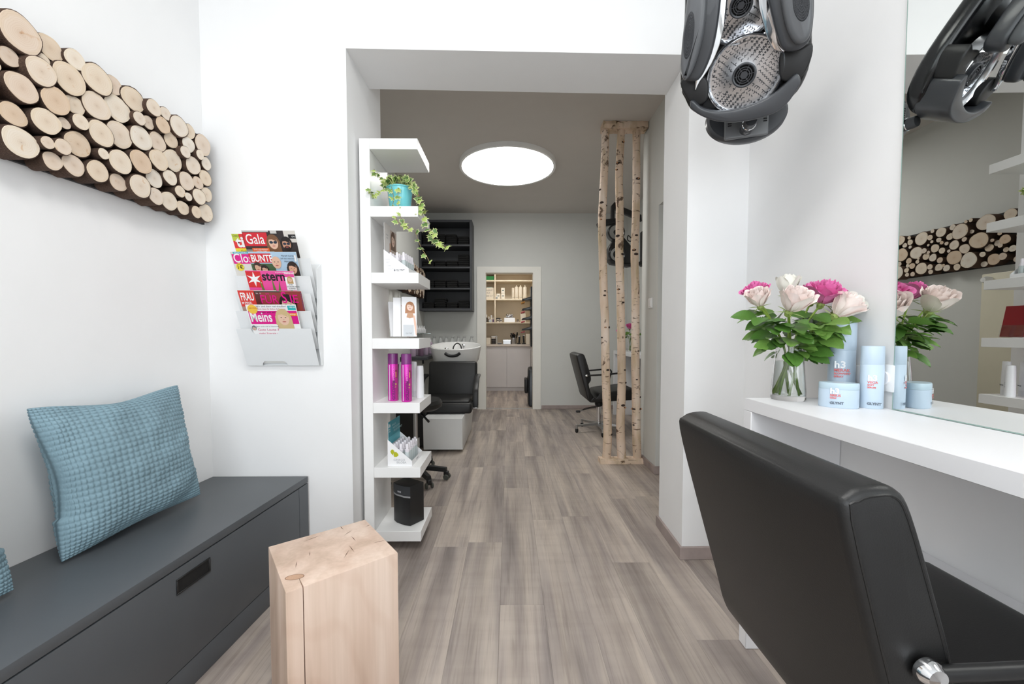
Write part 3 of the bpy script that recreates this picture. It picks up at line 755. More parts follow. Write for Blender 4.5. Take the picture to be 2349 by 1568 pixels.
# tier 1
c = magazine(1, 1, (543.6, 665.4), (632, 666), 'red-headed weekly with white condensed title, fourth row')
c.rect(0, 0, c.w, .14, (176, 140, 128)); c.rect(0, 0, c.w * .5, .074, (222, 56, 48)); c.txt('FRAU', .050, .006, .045, WHT, .0010, .47); c.txt('IM SPIEGEL', .015, .005, .062, WHT, .0002, .62); c.face(c.w * .22, .084, .014, (224, 220, 214), (226, 182, 158), False)
c = magazine(1, 0, (580, 666), (689.5, 667.6), 'brownish women magazine with magenta serif title, fourth row')
c.rect(0, 0, c.w, .16, (150, 62, 58)); c.rect(0, 0, c.w * .55, .006, (70, 66, 60)); c.rect(0, .006, c.w * .12, .16, (92, 40, 36))
c.face(c.w * .67, .062, .034, (42, 26, 22), (226, 186, 164), False); c.txt('FÜR', .054, c.w * .10, .056, (232, 0, 140), .0003, .80); c.txt('S', .074, c.w * .55, .054, (232, 0, 140), .0003, .75); c.txt('IE', .052, c.w * .72, .052, (232, 0, 140), .0003, 1.0); c.txt('Nr. 11', .009, .008, .014, WHT)
for q in range(9): c.oval(c.w - .003, .008 + q * .009, .0022, .0022, (90, 96, 150))
# tier 0
c = magazine(0, 0, (563, 699), (678, 698.6), 'pink and white magazine with smiling blonde woman, front row')
c.rect(0, 0, c.w, .2, WHT); c.rect(.004, .028, c.w - .002, .090, MAG); c.txt('Meins', .066, .006, .078, WHT, .0012, .60); c.txt('Frauen wie wir!', .013, c.w * .2, .038, (90, 10, 60), shear=.3)
c.txt('Wir sind dann mal draußen!', .0115, c.w * .2, .011, (50, 50, 60)); c.txt('Coole Ideen für Balkon & Terrasse', .0088, c.w * .2, .022, (180, 30, 60)); c.rect(c.w * .83, .004, c.w * .99, .024, (30, 180, 180)); c.txt('NEUE', .011, c.w * .86, .015, WHT)
c.oval(.026, .020, .021, .021, (244, 198, 70)); c.txt('GEWINNE', .009, .011, .018, (190, 60, 20)); c.rect(c.w * .80, .038, c.w * .99, .052, (246, 150, 60)); c.txt('Frühlings', .009, c.w * .81, .046, WHT)
c.face(c.w * .70, .060, .029, (214, 188, 140), (238, 200, 176)); c.rect(.002, .092, c.w * .55, .2, WHT)
c.txt('Jetzt erste mal in Hannover', .009, c.w * .10, .103, (60, 60, 70)); c.txt('Gute Laune &', .017, c.w * .12, .121, (206, 40, 110)); c.txt('mehr Energie mit', .014, c.w * .12, .138, (206, 40, 110)); c.txt('Lektion-Power', .018, c.w * .0, .156, (190, 20, 90), .0005); c.face(.012, .108, .009, (120, 120, 130), (220, 190, 170), False)
c.rect(c.w * .08, .205, c.w * .46, .27, MAG); c.txt('Gewinnspiel', .012, c.w * .1, .245, WHT); c.rect(c.w * .5, .205, c.w * .8, .27, (214, 120, 70)); c.rect(c.w * .52, .25, c.w * .8, .27, (60, 40, 40))

# ================================================================== THINGS ON THE SHELF COLUMN
def lathe_thing(name, label, cat, loc, prof, mat, n=24, group=None, part='body'):
    t = thing(name, label, cat, loc, group=group); MB().lathe(prof, n).build(part, mat, t); return t
def sx_at(px, py, y): return at_y(px, py, y).x

# ivy in turquoise pot (second board from the top)
TURQ = plain('turquoise_glazed_pot', (120, 212, 220), .12, var=.04, coat=.4)
IV = [plain('ivy_leaf_dark', (86, 120, 62), .45, var=.18, nscale=80), plain('ivy_leaf_mid', (122, 156, 78), .45, var=.18, nscale=80), plain('ivy_leaf_light', (166, 190, 96), .45, var=.15, nscale=80)]
IVE = plain('ivy_leaf_margin', (206, 214, 150), .5, var=.1)
VINE = plain('ivy_stem', (138, 122, 78), .6, var=.1)
pc = at_y(918, 470, 2.10)
ivy = thing('potted_ivy', 'trailing variegated ivy in a glossy turquoise pot on the shelf', 'plant', (pc.x, 2.10, 1.727))
MB().lathe([(.048, .001), (.050, .003), (.064, .118), (.0685, .119), (.069, .126), (.064, .127), (.061, .123), (.058, .09), (0, .09)], 36).build('pot', TURQ, ivy)
MB().lathe([(0, .0905), (.0575, .0905), (.0575, .095), (0, .105)], 20).build('soil', plain('potting_soil', (52, 40, 30), .9, bump=.6, bscale=90), ivy)
IO = V((pc.x, 2.10, 1.727))
def ivy_leaf_mesh(seed, mi):
    r_ = random.Random(seed)
    pts = [(0, 0), (.35, -.22), (.62, .02), (.42, .22), (.78, .52), (.36, .50), (.0, 1.0)]
    out = [(x * (1 + r_.uniform(-.1, .1)), y * (1 + r_.uniform(-.08, .08))) for x, y in pts]
    full = out + [(-x, y) for x, y in out[-2:0:-1]]
    inner = [(x * .78, .26 + (y - .26) * .78) for x, y in full]
    def zz(x, y): return -.28 * abs(x) + .22 * y * (1 - y) - .1 * x * x
    mb = MB(); n = len(full)
    mb.add([(0, .28, .07)] + [(x, y, zz(x, y)) for x, y in inner] + [(x, y, zz(x, y) - .02) for x, y in full], [])
    for i in range(n):
        j = (i + 1) % n
        mb.f.append((0, 1 + i, 1 + j)); mb.m.append(0)
        mb.f.append((1 + i, 1 + n + i, 1 + n + j, 1 + j)); mb.m.append(1)
    o = mb.build('leaf', [IV[mi], IVE], angle=60); d = o.data; bpy.data.objects.remove(o); return d
IVL = [ivy_leaf_mesh(40 + k, k % 3) for k in range(6)]
ri = random.Random(77)
def ivy_leaf(P, size, fwd, nor, rnd=ri, mesh=None):
    fwd = fwd.normalized(); nor = (nor - fwd * nor.dot(fwd)).normalized(); xx = fwd.cross(nor)
    o = bpy.data.objects.new('leaf', mesh or rnd.choice(IVL)); COL.objects.link(o); o.parent = ivy
    o.matrix_local = Matrix.Translation(P - IO) @ Matrix((xx, fwd, nor)).transposed().to_4x4() @ Matrix.Diagonal((size, size, size, 1))
def vine(pxs, nleaf, size, y0, y1, seed):
    r_ = random.Random(seed)
    pts = [at_y(px, py, y0 + (y1 - y0) * k / max(1, len(pxs) - 1)) for k, (px, py) in enumerate(pxs)]
    path = smooth_path(pts, 5)
    MB().tube([p - IO for p in path], .0014, 5).build('vine', VINE, ivy)
    for k in range(nleaf):
        q = path[int((k + .7) / nleaf * (len(path) - 1))]
        d_ = V((r_.uniform(-1, 1), r_.uniform(-.8, .1), r_.uniform(-1.0, .25)))
        ivy_leaf(q + V((r_.uniform(-.006, .006), -.004, 0)), size * r_.uniform(.95, 1.5), d_, V((r_.uniform(-.4, .4), -1, r_.uniform(.1, .8))), r_)
# trailing vines traced over and round the front edge of the board
vine([(898, 428), (903, 455), (900, 476), (908, 497), (914, 510), (930, 518), (945, 528)], 9, .021, 2.03, 1.93, 1)
vine([(914, 430), (913, 455), (915, 478), (920, 500), (928, 515)], 7, .020, 2.03, 1.95, 2)
vine([(945, 425), (960, 445), (966, 475), (972, 500), (981, 530), (995, 548), (1010, 560), (1026, 566)], 17, .023, 2.05, 1.94, 3)
vine([(940, 420), (955, 440), (965, 470), (962, 490)], 10, .023, 2.05, 2.0, 4)
vine([(950, 525), (957, 545), (966, 567), (979, 588), (987, 606)], 5, .017, 2.0, 1.96, 5)
vine([(985, 528), (996, 536), (1001, 528)], 3, .02, 1.94, 1.94, 6)
vine([(905, 430), (880, 435), (860, 447), (848, 440), (843, 432)], 13, .018, 2.08, 1.955, 7)
vine([(905, 425), (880, 410), (862, 402), (858, 388)], 8, .019, 2.08, 1.97, 8)
for k in range(95):
    a = ri.uniform(0, 2 * pi); rr_ = .07 * sqrt(ri.random()); z = .122 + .055 * (1 - (rr_ / .08) ** 2) + ri.uniform(-.012, .016)
    P = IO + V((rr_ * cos(a), rr_ * sin(a), z))
    ivy_leaf(P, ri.uniform(.022, .034), V((cos(a) + ri.uniform(-.6, .6), sin(a) + ri.uniform(-.6, .6), ri.uniform(-.5, .3))), V((ri.uniform(-.5, .5), -1, ri.uniform(-.2, .7))))

# counter displays: white card tray with slanted sides, spray bottles standing in it
CARD = plain('white_card', (246, 246, 247), .5, var=.004)
MISTCAP = plain('milky_cap', (236, 232, 238), .3, var=.01)
SPRAYB = plain('frosted_bottle_plastic', (196, 206, 207), .25, var=.02, coat=.2)
def spray_proto(h, r, label, group):
    t = thing('spray_bottle', label, 'bottle', (0, 0, 0), group=group)
    MB().lathe([(r * .9, 0), (r, .003), (r, h * .58), (r * .8, h * .64), (r * .5, h * .66), (0, h * .66)], 14).build('bottle', SPRAYB, t)
    MB().lathe([(r * .92, h * .62), (r * .95, h * .74), (r * .62, h * .75), (r * .58, h * .95), (r * .4, h), (0, h)], 14).build('cap', MISTCAP, t)
    MB().lathe([(0, 0), (.0045, 0)], 12, caps=False, M=Matrix.Translation((0, -r * 1.02, h * .3)) @ Matrix.Rotation(pi / 2, 4, 'X')).build('emblem', ink((240, 244, 246)), t)
    return t
def side_tray(label, loc, rz, W6, D6, hb, hf, cardz):
    """tray whose slanted side faces the room and whose low front faces the free shelf end"""
    t = thing('display_box', label, 'display', loc, rz)
    for y in (0, D6 - .001): MB().prism([(0, 0), (W6, 0), (W6, hf), (0, hb)], y, y + .001, axis='y').build('side_card', CARD, t)
    MB().box(W6 - .001, W6, .0012, D6 - .0012, 0, hf).build('front_card', CARD, t)
    MB().box(0, .001, .0012, D6 - .0012, 0, hb).build('back_card', CARD, t)
    MB().box(.0012, W6 - .0012, .0012, D6 - .0012, .0002, .0012).build('floor_card', CARD, t)
    MB().prism([(.002, hb - .004), (D6 - .002, hb - .004), (D6 - .002, cardz - .018), (D6 - .02, cardz), (.002, cardz - .005)], .002, .003, axis='x').build('header_card', CARD, t)
    side = Print(t, W6, hb, Matrix.Translation((0, -.0002, 0)) @ Matrix.Rotation(pi / 2, 4, 'X'))
    toM = Matrix(((0, 0, 1, 0), (1, 0, 0, 0), (0, 1, 0, 0), (0, 0, 0, 1)))
    head = Print(t, D6 - .004, cardz - hb, Matrix.Translation((.0032, .002, hb)) @ toM)
    front = Print(t, D6, hf, Matrix.Translation((W6 + .0002, 0, 0)) @ toM)
    return t, side, head, front
def fill_tray(t, rz, proto, nx, ny, x0, dx, y0, dy):
    base = Matrix.Translation(t.location) @ Matrix.Rotation(rz, 4, 'Z'); first = True
    for i in range(nx):
        for j in range(ny):
            P = base @ V((x0 + i * dx, y0 + j * dy, .0014))
            if first: proto.location = P; first = False
            else: dup(proto, P)
# third board: mist bottles with portrait card
z3 = 1.403
tr, sd, hc, fr = side_tray('white card tray of clear mist bottles with portrait card, below the ivy', (at_y(880, 622, 2.0).x, 2.004, z3 + .0005), R(-3), .125, .185, .118, .024, .255)
sd.txt('GLYNT', .0135, .062, .108, (96, 96, 102), .0002); sd.oval(.055, .104, .004, .005, (120, 120, 126), 'logo_mark')
for q, s_ in enumerate(('HAAR', 'MIST', 'CARE', 'FEUCHTE')): sd.txt(s_, .009, .008 + .004 * q, .052 + .016 * q, (206, 206, 210))
fr.txt('GLYNT', .011, .08, .016, (110, 110, 116), .0002)
hc.rect(.0, .0, hc.w, hc.h, (232, 228, 224)); hc.rect(.085, .018, hc.w - .002, hc.h, (206, 188, 176)); hc.face(.128, .062, .030, (112, 80, 58), (234, 200, 180)); hc.rect(.072, .09, .086, hc.h, (228, 180, 154)); hc.txt('HAAR', .012, .02, .06, (170, 170, 176)); hc.txt('MIST', .012, .026, .076, (170, 170, 176))
fill_tray(tr, R(-3), spray_proto(.105, .0125, 'small clear mist bottle with white cap in the tray below the ivy', 'mist bottles in the upper tray'), 3, 5, .028, .033, .022, .034)

# sixth board: ginkgo display
z6 = .430
tr6, fM, hd, tM = side_tray('white ginkgo card tray with teal header card on the sixth board', (at_y(889, 1062, 2.0).x, 2.004, z6 + .0005), R(-3), .125, .185, .135, .028, .222)
hd.h += .035; hd.M = hd.M @ Matrix.Translation((0, -.035, 0))
hd.rect(0, 0, hd.w, hd.h, (24, 142, 160)); hd.rect(0, .08, hd.w, hd.h, (70, 172, 186)); hd.txt('06', .026, .006, .03, WHT, .0006); hd.txt('HAIR', .010, .006, .044, WHT); hd.txt('CARE', .010, .006, .055, WHT)
for q, s_ in enumerate(('GINKGO', 'WURZELELIXIER', 'FÜR DIE KOPFHAUT')): hd.txt(s_, .015, .055 + .012 * q, .032 + .017 * q, (190, 226, 230))
LEAFY = (186, 190, 40)
fM.poly([(.034, .064), (.026, .080), (.018, .070), (.014, .060), (.022, .050), (.030, .052), (.034, .062)], LEAFY, 'ginkgo_leaf'); fM.poly([(.033, .064), (.044, .062), (.054, .072), (.056, .080), (.046, .088), (.034, .088), (.030, .078)], LEAFY, 'ginkgo_leaf')
fM.rect(.034, .055, .0348, .066, (150, 150, 90)); fM.txt('GINKGO', .015, .030, .108, (186, 188, 192)); fM.txt('BILOBA', .015, .046, .121, (186, 188, 192))
tM.txt('GLYNT', .012, .075, .018, (110, 110, 116), .0003)
fill_tray(tr6, R(-3), spray_proto(.108, .0135, 'clear ginkgo spray bottle with white pump in the lower tray', 'spray bottles in the lower tray'), 3, 5, .028, .033, .022, .034)

# fourth board: leaflets
def leaflet(label, loc, rz, tilt, w, h, d_, hair, cover=(244, 244, 246)):
    t = thing('leaflet_stack', label, 'leaflets', loc, rot=(-tilt, 0, rz))
    MB().rbox(0, w, 0, d_, .002, h, .0006, 1).build('paper', ink((242, 242, 244)), t)
    p_ = Print(t, w, h, Matrix.Translation((0, -.0002, .002)) @ Matrix.Rotation(pi / 2, 4, 'X')); p_.rect(0, 0, w, h, cover)
    return t, p_
z4 = 1.079
t, p_ = leaflet('white leaflets with a bob-haired model on the cover, middle board', (at_y(921, 774, 2.03).x, 2.035, z4 + .008), R(14), R(13), .075, .21, .014, None)
p_.face(.042, .052, .019, (176, 120, 80), (238, 206, 188)); p_.poly([(.03, .085), (.024, .11), (.04, .115), (.062, .11), (.056, .085)], (196, 150, 116)); p_.poly([(.058, .10), (.062, .145), (.070, .205), (.0745, .205), (.072, .14), (.066, .10)], (232, 190, 168)); p_.rect(.008, .15, .06, .208, (204, 208, 212)); p_.txt('GLYNT', .010, .02, .198, (110, 110, 120))
MB().rbox(-.042, -.004, .002, .016, .002, .208, .0006, 1).build('paper_side_stack', ink((238, 238, 240)), t)
t2, p2_ = leaflet('spare white leaflets leaning behind the model leaflets', (at_y(896, 774, 2.08).x, 2.085, z4 + .008), R(30), R(15), .05, .19, .012, None)
p2_.rect(.036, .06, .05, .18, (226, 214, 220))
t3 = thing('leaflet_stack', 'red leaflets in a clear stand, seen only in the mirror', 'leaflets', (-.545, 2.205, z4 + .001))
MB().rbox(-.006, .006, -.05, .05, .004, .18, .0006, 1, M=Matrix.Rotation(R(-10), 4, 'Y')).build('paper', ink((150, 24, 34)), t3)
MB().rbox(.007, .009, -.054, .054, .0, .07, .0006, 1, M=Matrix.Rotation(R(-10), 4, 'Y')).build('clear_pocket', CLEAR, t3)
# fifth board: magenta hairspray cans, white bottles, white tube
z5 = .757
MAGC = plain('magenta_can', (206, 32, 170), .22, .25, var=.02); PURC = plain('purple_cap', (124, 46, 120), .25, var=.02)
def hairspray(label, px, py, y):
    P = at_z(px, py, z5); P = V((at_y(px, 800, y).x, y, z5 + .0003))
    t = thing('hairspray_can', label, 'can', P, R(14), group='magenta hairspray cans')
    r = .0262
    MB().lathe([(r * .93, 0), (r, .003), (r, .188), (r * .93, .194), (0, .194)], 32).build('can_body', MAGC, t)
    MB().lathe([(r * .985, .1902), (r * .985, .238), (r * .94, .243), (0, .243)], 32).build('cap', PURC, t)
    def patch(a0, a1, zz0, zz1, mat, nm):
        MB().lathe([(r * 1.006, zz0), (r * 1.006, zz1)], 8, a0=a0, a1=a1).build(nm, mat, t, angle=None)
    patch(R(225), R(236), .004, .186, ink((226, 200, 226)), 'silver_band')
    patch(R(296), R(330), .004, .186, ink((186, 60, 140)), 'dark_band')
    patch(R(297), R(328), .118, .160, ink((112, 66, 50)), 'portrait'); patch(R(298), R(311), .122, .15, ink((226, 150, 116)), 'portrait')
    patch(R(290), R(312), .082, .092, ink((206, 178, 110)), 'gold_mark'); patch(R(292), R(306), .07, .074, ink((206, 178, 110)), 'gold_mark')
    for (bd, sz, zz, cl, bo) in (('GOLDWELL', .0195, .007, (116, 8, 104), .0008), ('SPRÜHGOLD', .0125, .105, (240, 150, 220), 0)):
        a = R(276)
        o = text(bd, sz, (r * 1.02 * cos(a), r * 1.02 * sin(a), zz), (0, 0, 0), ink(cl), t, bold=bo, ext=0)
        nx = V((cos(a), sin(a), 0)); up = V((0, 0, 1)); ri_ = up; yy = nx.cross(ri_)
        o.matrix_local = Matrix.Translation(V((r * 1.035 * cos(a), r * 1.035 * sin(a), zz)) - yy * sz * .36) @ Matrix((ri_, yy, nx)).transposed().to_4x4()
    patch(R(270), R(286), .093, .103, ink((116, 8, 104)), 'logo_mark')
    return t
hairspray('magenta hairspray can nearer the upright, with purple cap', 901, 915, 2.055)
hairspray('magenta hairspray can in the middle of the fifth board', 932, 920, 2.03)
WB = plain('white_bottle_plastic', (240, 241, 243), .3, var=.004)
def white_bottle(label, x, y, h, rot=0, name='shampoo_bottle'):
    t = thing(name, label, 'bottle', (x, y, z5 + .0003), rot, group='white bottles on the fifth board')
    MB().lathe([(.9, 0), (1, .003), (1, h * .45), (.86, h * .98), (.8, h), (0, h)], 20, M=Matrix.Diagonal((.030, .017, 1, 1))).build('body', WB, t)
    MB().lathe([(1, 0), (1, h * .16)], 20, M=Matrix.Diagonal((.0303, .0173, 1, 1))).build('cap_band', plain('bottle_cap_white', (228, 229, 232), .3) if 'bottle_cap_white' not in MATS else MATS['bottle_cap_white'], t)
    text('GLYNT', .011, (-.016, .0176, h * .28), (pi / 2, 0, pi), ink((90, 90, 96)), t).location.x = .016
    return t
white_bottle('white bottle behind the two magenta cans', -.585, 2.17, .19, R(-60)); white_bottle('white bottle at the back beside the middle magenta can', -.528, 2.205, .19, R(-60))
tb = thing('lotion_tube', 'tapered white lotion tube near the free end of the fifth board', 'tube', (at_y(964, 900, 2.15).x, 2.15, z5 + .0003), R(35))
MB().lathe([(.0, 0), (.021, 0), (.0215, .004), (.022, .02), (.019, .16), (.017, .172), (0, .174)], 22, sx=1.0, sy=.75).build('body', WB, tb)
text('GLYNT', .010, (.0225, -.006, .05), (pi / 2, -pi / 2, pi / 2), ink((150, 150, 156)), tb)
# bottom board: black loudspeaker
spx = at_y(938, 1180, 2.08)
spk = thing('loudspeaker', 'black upright wireless loudspeaker with grey stripe on the bottom board', 'speaker', (spx.x - .008, 2.105, .1034), R(-33))
MB().prism([(-.068, .045), (-.062, -.045), (-.03, -.056), (.03, -.056), (.062, -.045), (.068, .045)], 0, .208, bev=.003).build('cabinet', BLACKP, spk)
MB().prism([(-.0632, -.0462), (-.030, -.0575), (.030, -.0575), (.0632, -.0462), (.0632, -.0452), (.030, -.0565), (-.030, -.0565), (-.0632, -.0452)], .158, .2055).build('control_panel', plain('speaker_panel', (52, 54, 58), .4), spk)
MB().prism([(-.0634, -.0464), (-.030, -.0579), (.030, -.0579), (.0634, -.0464), (.0634, -.0452), (.030, -.0565), (-.030, -.0565), (-.0634, -.0452)], .148, .156).build('grey_stripe', plain('speaker_stripe', (150, 150, 152), .4), spk)
text('BOSE', .011, (-.018, -.0582, .168), (pi / 2, 0, 0), ink((200, 200, 204)), spk, bold=.0004)

# ================================================================== STYLING PLACE ON THE RIGHT
CTOP = .877
# mirror on the right wall
MIRM, _nt, _b = new_mat('mirror_silver')
_n = N(_nt, 'ShaderNodeTexNoise', i_Scale=1.0); _nt.links.new(coords(_nt), _n.inputs['Vector'])
_r = ramp(_nt, _n.outputs['Fac'], [(0, (.80, .815, .80, 1)), (1, (.81, .825, .81, 1))]); _nt.links.new(_r.outputs[0], _b.inputs['Base Color'])
_b.inputs['Metallic'].default_value = 1.0; _b.inputs['Roughness'].default_value = 0.0
MIRE = plain('mirror_glass_edge', (150, 176, 168), .15)
mir = thing('wall_mirror', 'large frameless mirror on the white wall above the styling counter', 'mirror', (WALL_RX, .6, CTOP + .001))
MB().box(-.0072, -.0002, -.9, .56, 0, 1.9).build('glass_edge', MIRE, mir)
MB().add([(-.0076, -.897, .003), (-.0076, .557, .003), (-.0076, .557, 1.897), (-.0076, -.897, 1.897)], [(0, 1, 2, 3)]).build('mirror_face', MIRM, mir, angle=None)

# counter: thick white top on end panels, ledge along the wall beneath
ctr = thing('styling_counter', 'long white styling counter under the mirror with end panel leg', 'counter', (.826, 1.38, 0))
CM = Matrix.Translation((-.826, -1.38, 0))
MB().rbox(.826, WALL_RX - .001, -.6, 1.385, CTOP - .042, CTOP, .0015, 1, M=CM).build('counter_top', LAMIN, ctr)
MB().rbox(.826, WALL_RX - .001, 1.343, 1.385, .001, CTOP - .0425, .0015, 1, M=CM).build('end_panel', LAMIN, ctr)
MB().rbox(.826, WALL_RX - .001, -.6, -.56, .001, CTOP - .0425, .0015, 1, M=CM).build('end_panel', LAMIN, ctr)
MB().rbox(1.085, WALL_RX - .001, -.559, 1.342, .44, .505, .0015, 1, M=CM).build('wall_ledge', LAMIN, ctr)

# pale blue care products
BLUE = plain('pale_blue_plastic', (196, 214, 230), .32, var=.012); BLUE2 = plain('pale_blue_cap', (190, 212, 224), .3, var=.01)
CORAL, GREY = (222, 106, 104), (96, 108, 122)
def h3_print(t, x, y, w, hz, lines, M0, glynt=True):
    p_ = Print(t, w, .2, M0)
    p_.txt('h3', .030 * w / .06, x, .2 - hz, (250, 252, 254), .0008)
    for k, s_ in enumerate(lines): p_.txt(s_, (.0125 if k == 0 else .0085) * w / .06, x, .2 - hz + (.012 + .0095 * k) * w / .06, CORAL, .0003)
    if glynt: p_.txt('GLYNT', .0135 * w / .06, x, .2 - .012, GREY, .0005)
def facing(x, y, ang): return Matrix.Rotation(ang, 4, 'Z') @ Matrix.Translation((0, -y, 0)) @ Matrix.Rotation(pi / 2, 4, 'X') @ Matrix.Translation((x, 0, 0))
A_CAM = R(-38)                                               # labels are turned towards the room
can = thing('styling_can', 'tall pale blue spray can behind the low jar on the counter', 'can', (1.088, 1.292, CTOP + .0003))
MB().lathe([(.034, 0), (.036, .004), (.036, .17), (.0355, .1705), (.0365, .172), (.0365, .258), (.035, .262), (0, .262)], 40).build('can_body', BLUE, can)
h3_print(can, -.020, 0, .06, .115, ('MERAK', 'BLOWDRY', 'SPRAY'), facing(0, .0368, A_CAM), False)
slim = thing('serum_bottle', 'slim pale blue bottle standing close to the mirror edge', 'bottle', (1.094, 1.188, CTOP + .0003), R(-20))
MB().lathe([(.95, 0), (1, .003), (1, .130), (.985, .1305), (.985, .132), (1, .1325), (.98, .184), (.95, .187), (0, .187)], 32, M=Matrix.Diagonal((.029, .021, 1, 1))).build('bottle_body', BLUE, slim)
h3_print(slim, -.013, 0, .045, .085, ('VEGA', 'SOFT', 'SERUM'), facing(0, .0213, R(-14)))
jar = thing('cream_jar', 'low oval pale blue jar in front of the tall can', 'jar', (1.008, 1.205, CTOP + .0003), R(-36))
MB().lathe([(.96, 0), (1, .003), (1, .056), (0, .056)], 40, M=Matrix.Diagonal((.049, .030, 1, 1))).build('jar_body', BLUE, jar)
MB().lathe([(.99, .0562), (1, .057), (1, .072), (.97, .0755), (0, .0765)], 40, M=Matrix.Diagonal((.049, .030, 1, 1))).build('lid', BLUE2, jar)
h3_print(jar, -.022, 0, .045, .044, ('SIRIUS', 'WAX'), facing(0, .0303, 0))

# glass vase with water
vs = V((.952, 1.345, CTOP + .0004))
vase = thing('glass_vase', 'clear glass vase of water holding the roses on the counter', 'vase', vs)
op = [(.0, 0), (.048, 0), (.051, .006), (.0505, .03), (.0455, .10), (.0415, .15), (.043, .19)]
ip = [(.0407, .19), (.0393, .15), (.0431, .10), (.0481, .03), (.047, .016), (.0, .014)]
MB().lathe(op + ip, 40).build('glass', CLEAR, vase)
MB().lathe([(0, .0146), (.0465, .0166), (.0475, .03), (.0425, .10), (.0398, .132), (0, .132)], 40).build('water', WATER, vase)

# roses: stem, spiral bloom, sepals, leaves
ROSE_MATS = {}
def petal_mat(name, inner, outer):
    m_, nt, b = new_mat(name)
    n = N(nt, 'ShaderNodeTexNoise', i_Scale=30.0, i_Detail=2.0); nt.links.new(coords(nt), n.inputs['Vector'])
    g = N(nt, 'ShaderNodeTexGradient', gradient_type='SPHERICAL'); nt.links.new(coords(nt, (22, 22, 22)), g.inputs['Vector'])
    r = ramp(nt, g.outputs['Fac'], [(0.0, srgb(outer)), (.7, srgb(inner))])
    mx = N(nt, 'ShaderNodeMixRGB', blend_type='MULTIPLY', i_Fac=.06); nt.links.new(r.outputs[0], mx.inputs[1]); nt.links.new(n.outputs['Fac'], mx.inputs[2])
    nt.links.new(mx.outputs[0], b.inputs['Base Color']); b.inputs['Roughness'].default_value = .6
    b.inputs['Subsurface Weight'].default_value = .0
    return m_
PK = petal_mat('rose_petal_pink', (232, 60, 150), (240, 128, 190))
PB = petal_mat('rose_petal_blush', (252, 218, 212), (255, 240, 234))
CR = petal_mat('rose_petal_cream', (244, 238, 214), (248, 246, 236))
STEMG = plain('rose_stem_green', (120, 150, 52), .5, var=.12); LEAFG = [plain('rose_leaf_green', (80, 122, 50), .4, var=.15, nscale=40), plain('rose_leaf_green_light', (112, 152, 70), .4, var=.15, nscale=40)]
SEPAL = plain('rose_sepal', (140, 160, 84), .5)
def bloom_mesh(seed, openness, mat, npet=24):
    r_ = random.Random(seed); mb = MB(); nu, nv = 8, 7
    for k in range(npet):
        t = k / (npet - 1)
        ang = k * 2.39996 + r_.uniform(-.2, .2)
        rad = .10 + .52 * t ** .8; hgt = 1.06 - .30 * t * openness + r_.uniform(-.03, .03)
        lean_ = (.02 + .75 * t ** 1.5) * openness; half = .85 - .12 * t
        vs_ = []
        for i in range(nu + 1):
            v = i / nu
            for j in range(nv + 1):
                u = -1 + 2 * j / nv
                wid = half * (sin(pi * (0.12 + .74 * v)) ** .55)
                a = ang + u * wid
                belly = rad * (sin(pi * .5 * min(1, v * 1.55)) ** .8)
                flare = lean_ * max(0, v - .45) ** 1.7 * 1.6
                rr = belly + flare - .05 * (1 - u * u) * (1 - v) + .025 * sin(5 * u + seed + k) * v
                z = hgt * v - .30 * lean_ * max(0, v - .62) - .16 * abs(u) ** 2.4 * v * hgt
                vs_.append((rr * cos(a), rr * sin(a), z))
        fs_ = [(i * (nv + 1) + j, i * (nv + 1) + j + 1, (i + 1) * (nv + 1) + j + 1, (i + 1) * (nv + 1) + j) for i in range(nu) for j in range(nv)]
        mb.add(vs_, fs_)
    o = mb.build('bloom', mat, angle=None); d = o.data; d.polygons.foreach_set('use_smooth', [True] * len(d.polygons))
    bpy.data.objects.remove(o); return d
def leaf_mesh(seed, mat):
    mb = MB(); n = 9; vs_ = []; fs_ = []
    for i in range(n + 1):
        v = i / n; w = .36 * sin(pi * v ** .85) ** .8 + .002
        if i % 2: w *= .95
        for u in (-1, -.5, 0, .5, 1): vs_.append((u * w, v, .10 * abs(u) * w * 2 - .22 * v * v + (.02 if i % 2 else 0) * abs(u)))
    for i in range(n):
        for j in range(4): fs_.append((i * 5 + j, i * 5 + j + 1, (i + 1) * 5 + j + 1, (i + 1) * 5 + j))
    mb.add(vs_, fs_); o = mb.build('leaf', mat, angle=None); d = o.data; d.polygons.foreach_set('use_smooth', [True] * len(d.polygons)); bpy.data.objects.remove(o); return d
LEAVES = [leaf_mesh(1, LEAFG[0]), leaf_mesh(2, LEAFG[1])]
BLOOMS = {'pink': bloom_mesh(3, 1.0, PK, 34), 'blush': bloom_mesh(8, .55, PB, 26), 'cream': bloom_mesh(5, .42, CR, 24)}
SEPM = MB()
for k in range(5):
    a = k * 2 * pi / 5
    SEPM.add([(.10 * cos(a - .5), .10 * sin(a - .5), 0), (.10 * cos(a + .5), .10 * sin(a + .5), 0), (.75 * cos(a), .75 * sin(a), -.02), (.45 * cos(a), .45 * sin(a), .02)], [(0, 1, 3), (1, 2, 3), (2, 0, 3)])
SEPM.lathe([(0, -.22), (.14, -.16), (.2, -.02), (.14, .1)], 8)
_so = SEPM.build('sepals', SEPAL); SEPD = _so.data; bpy.data.objects.remove(_so)
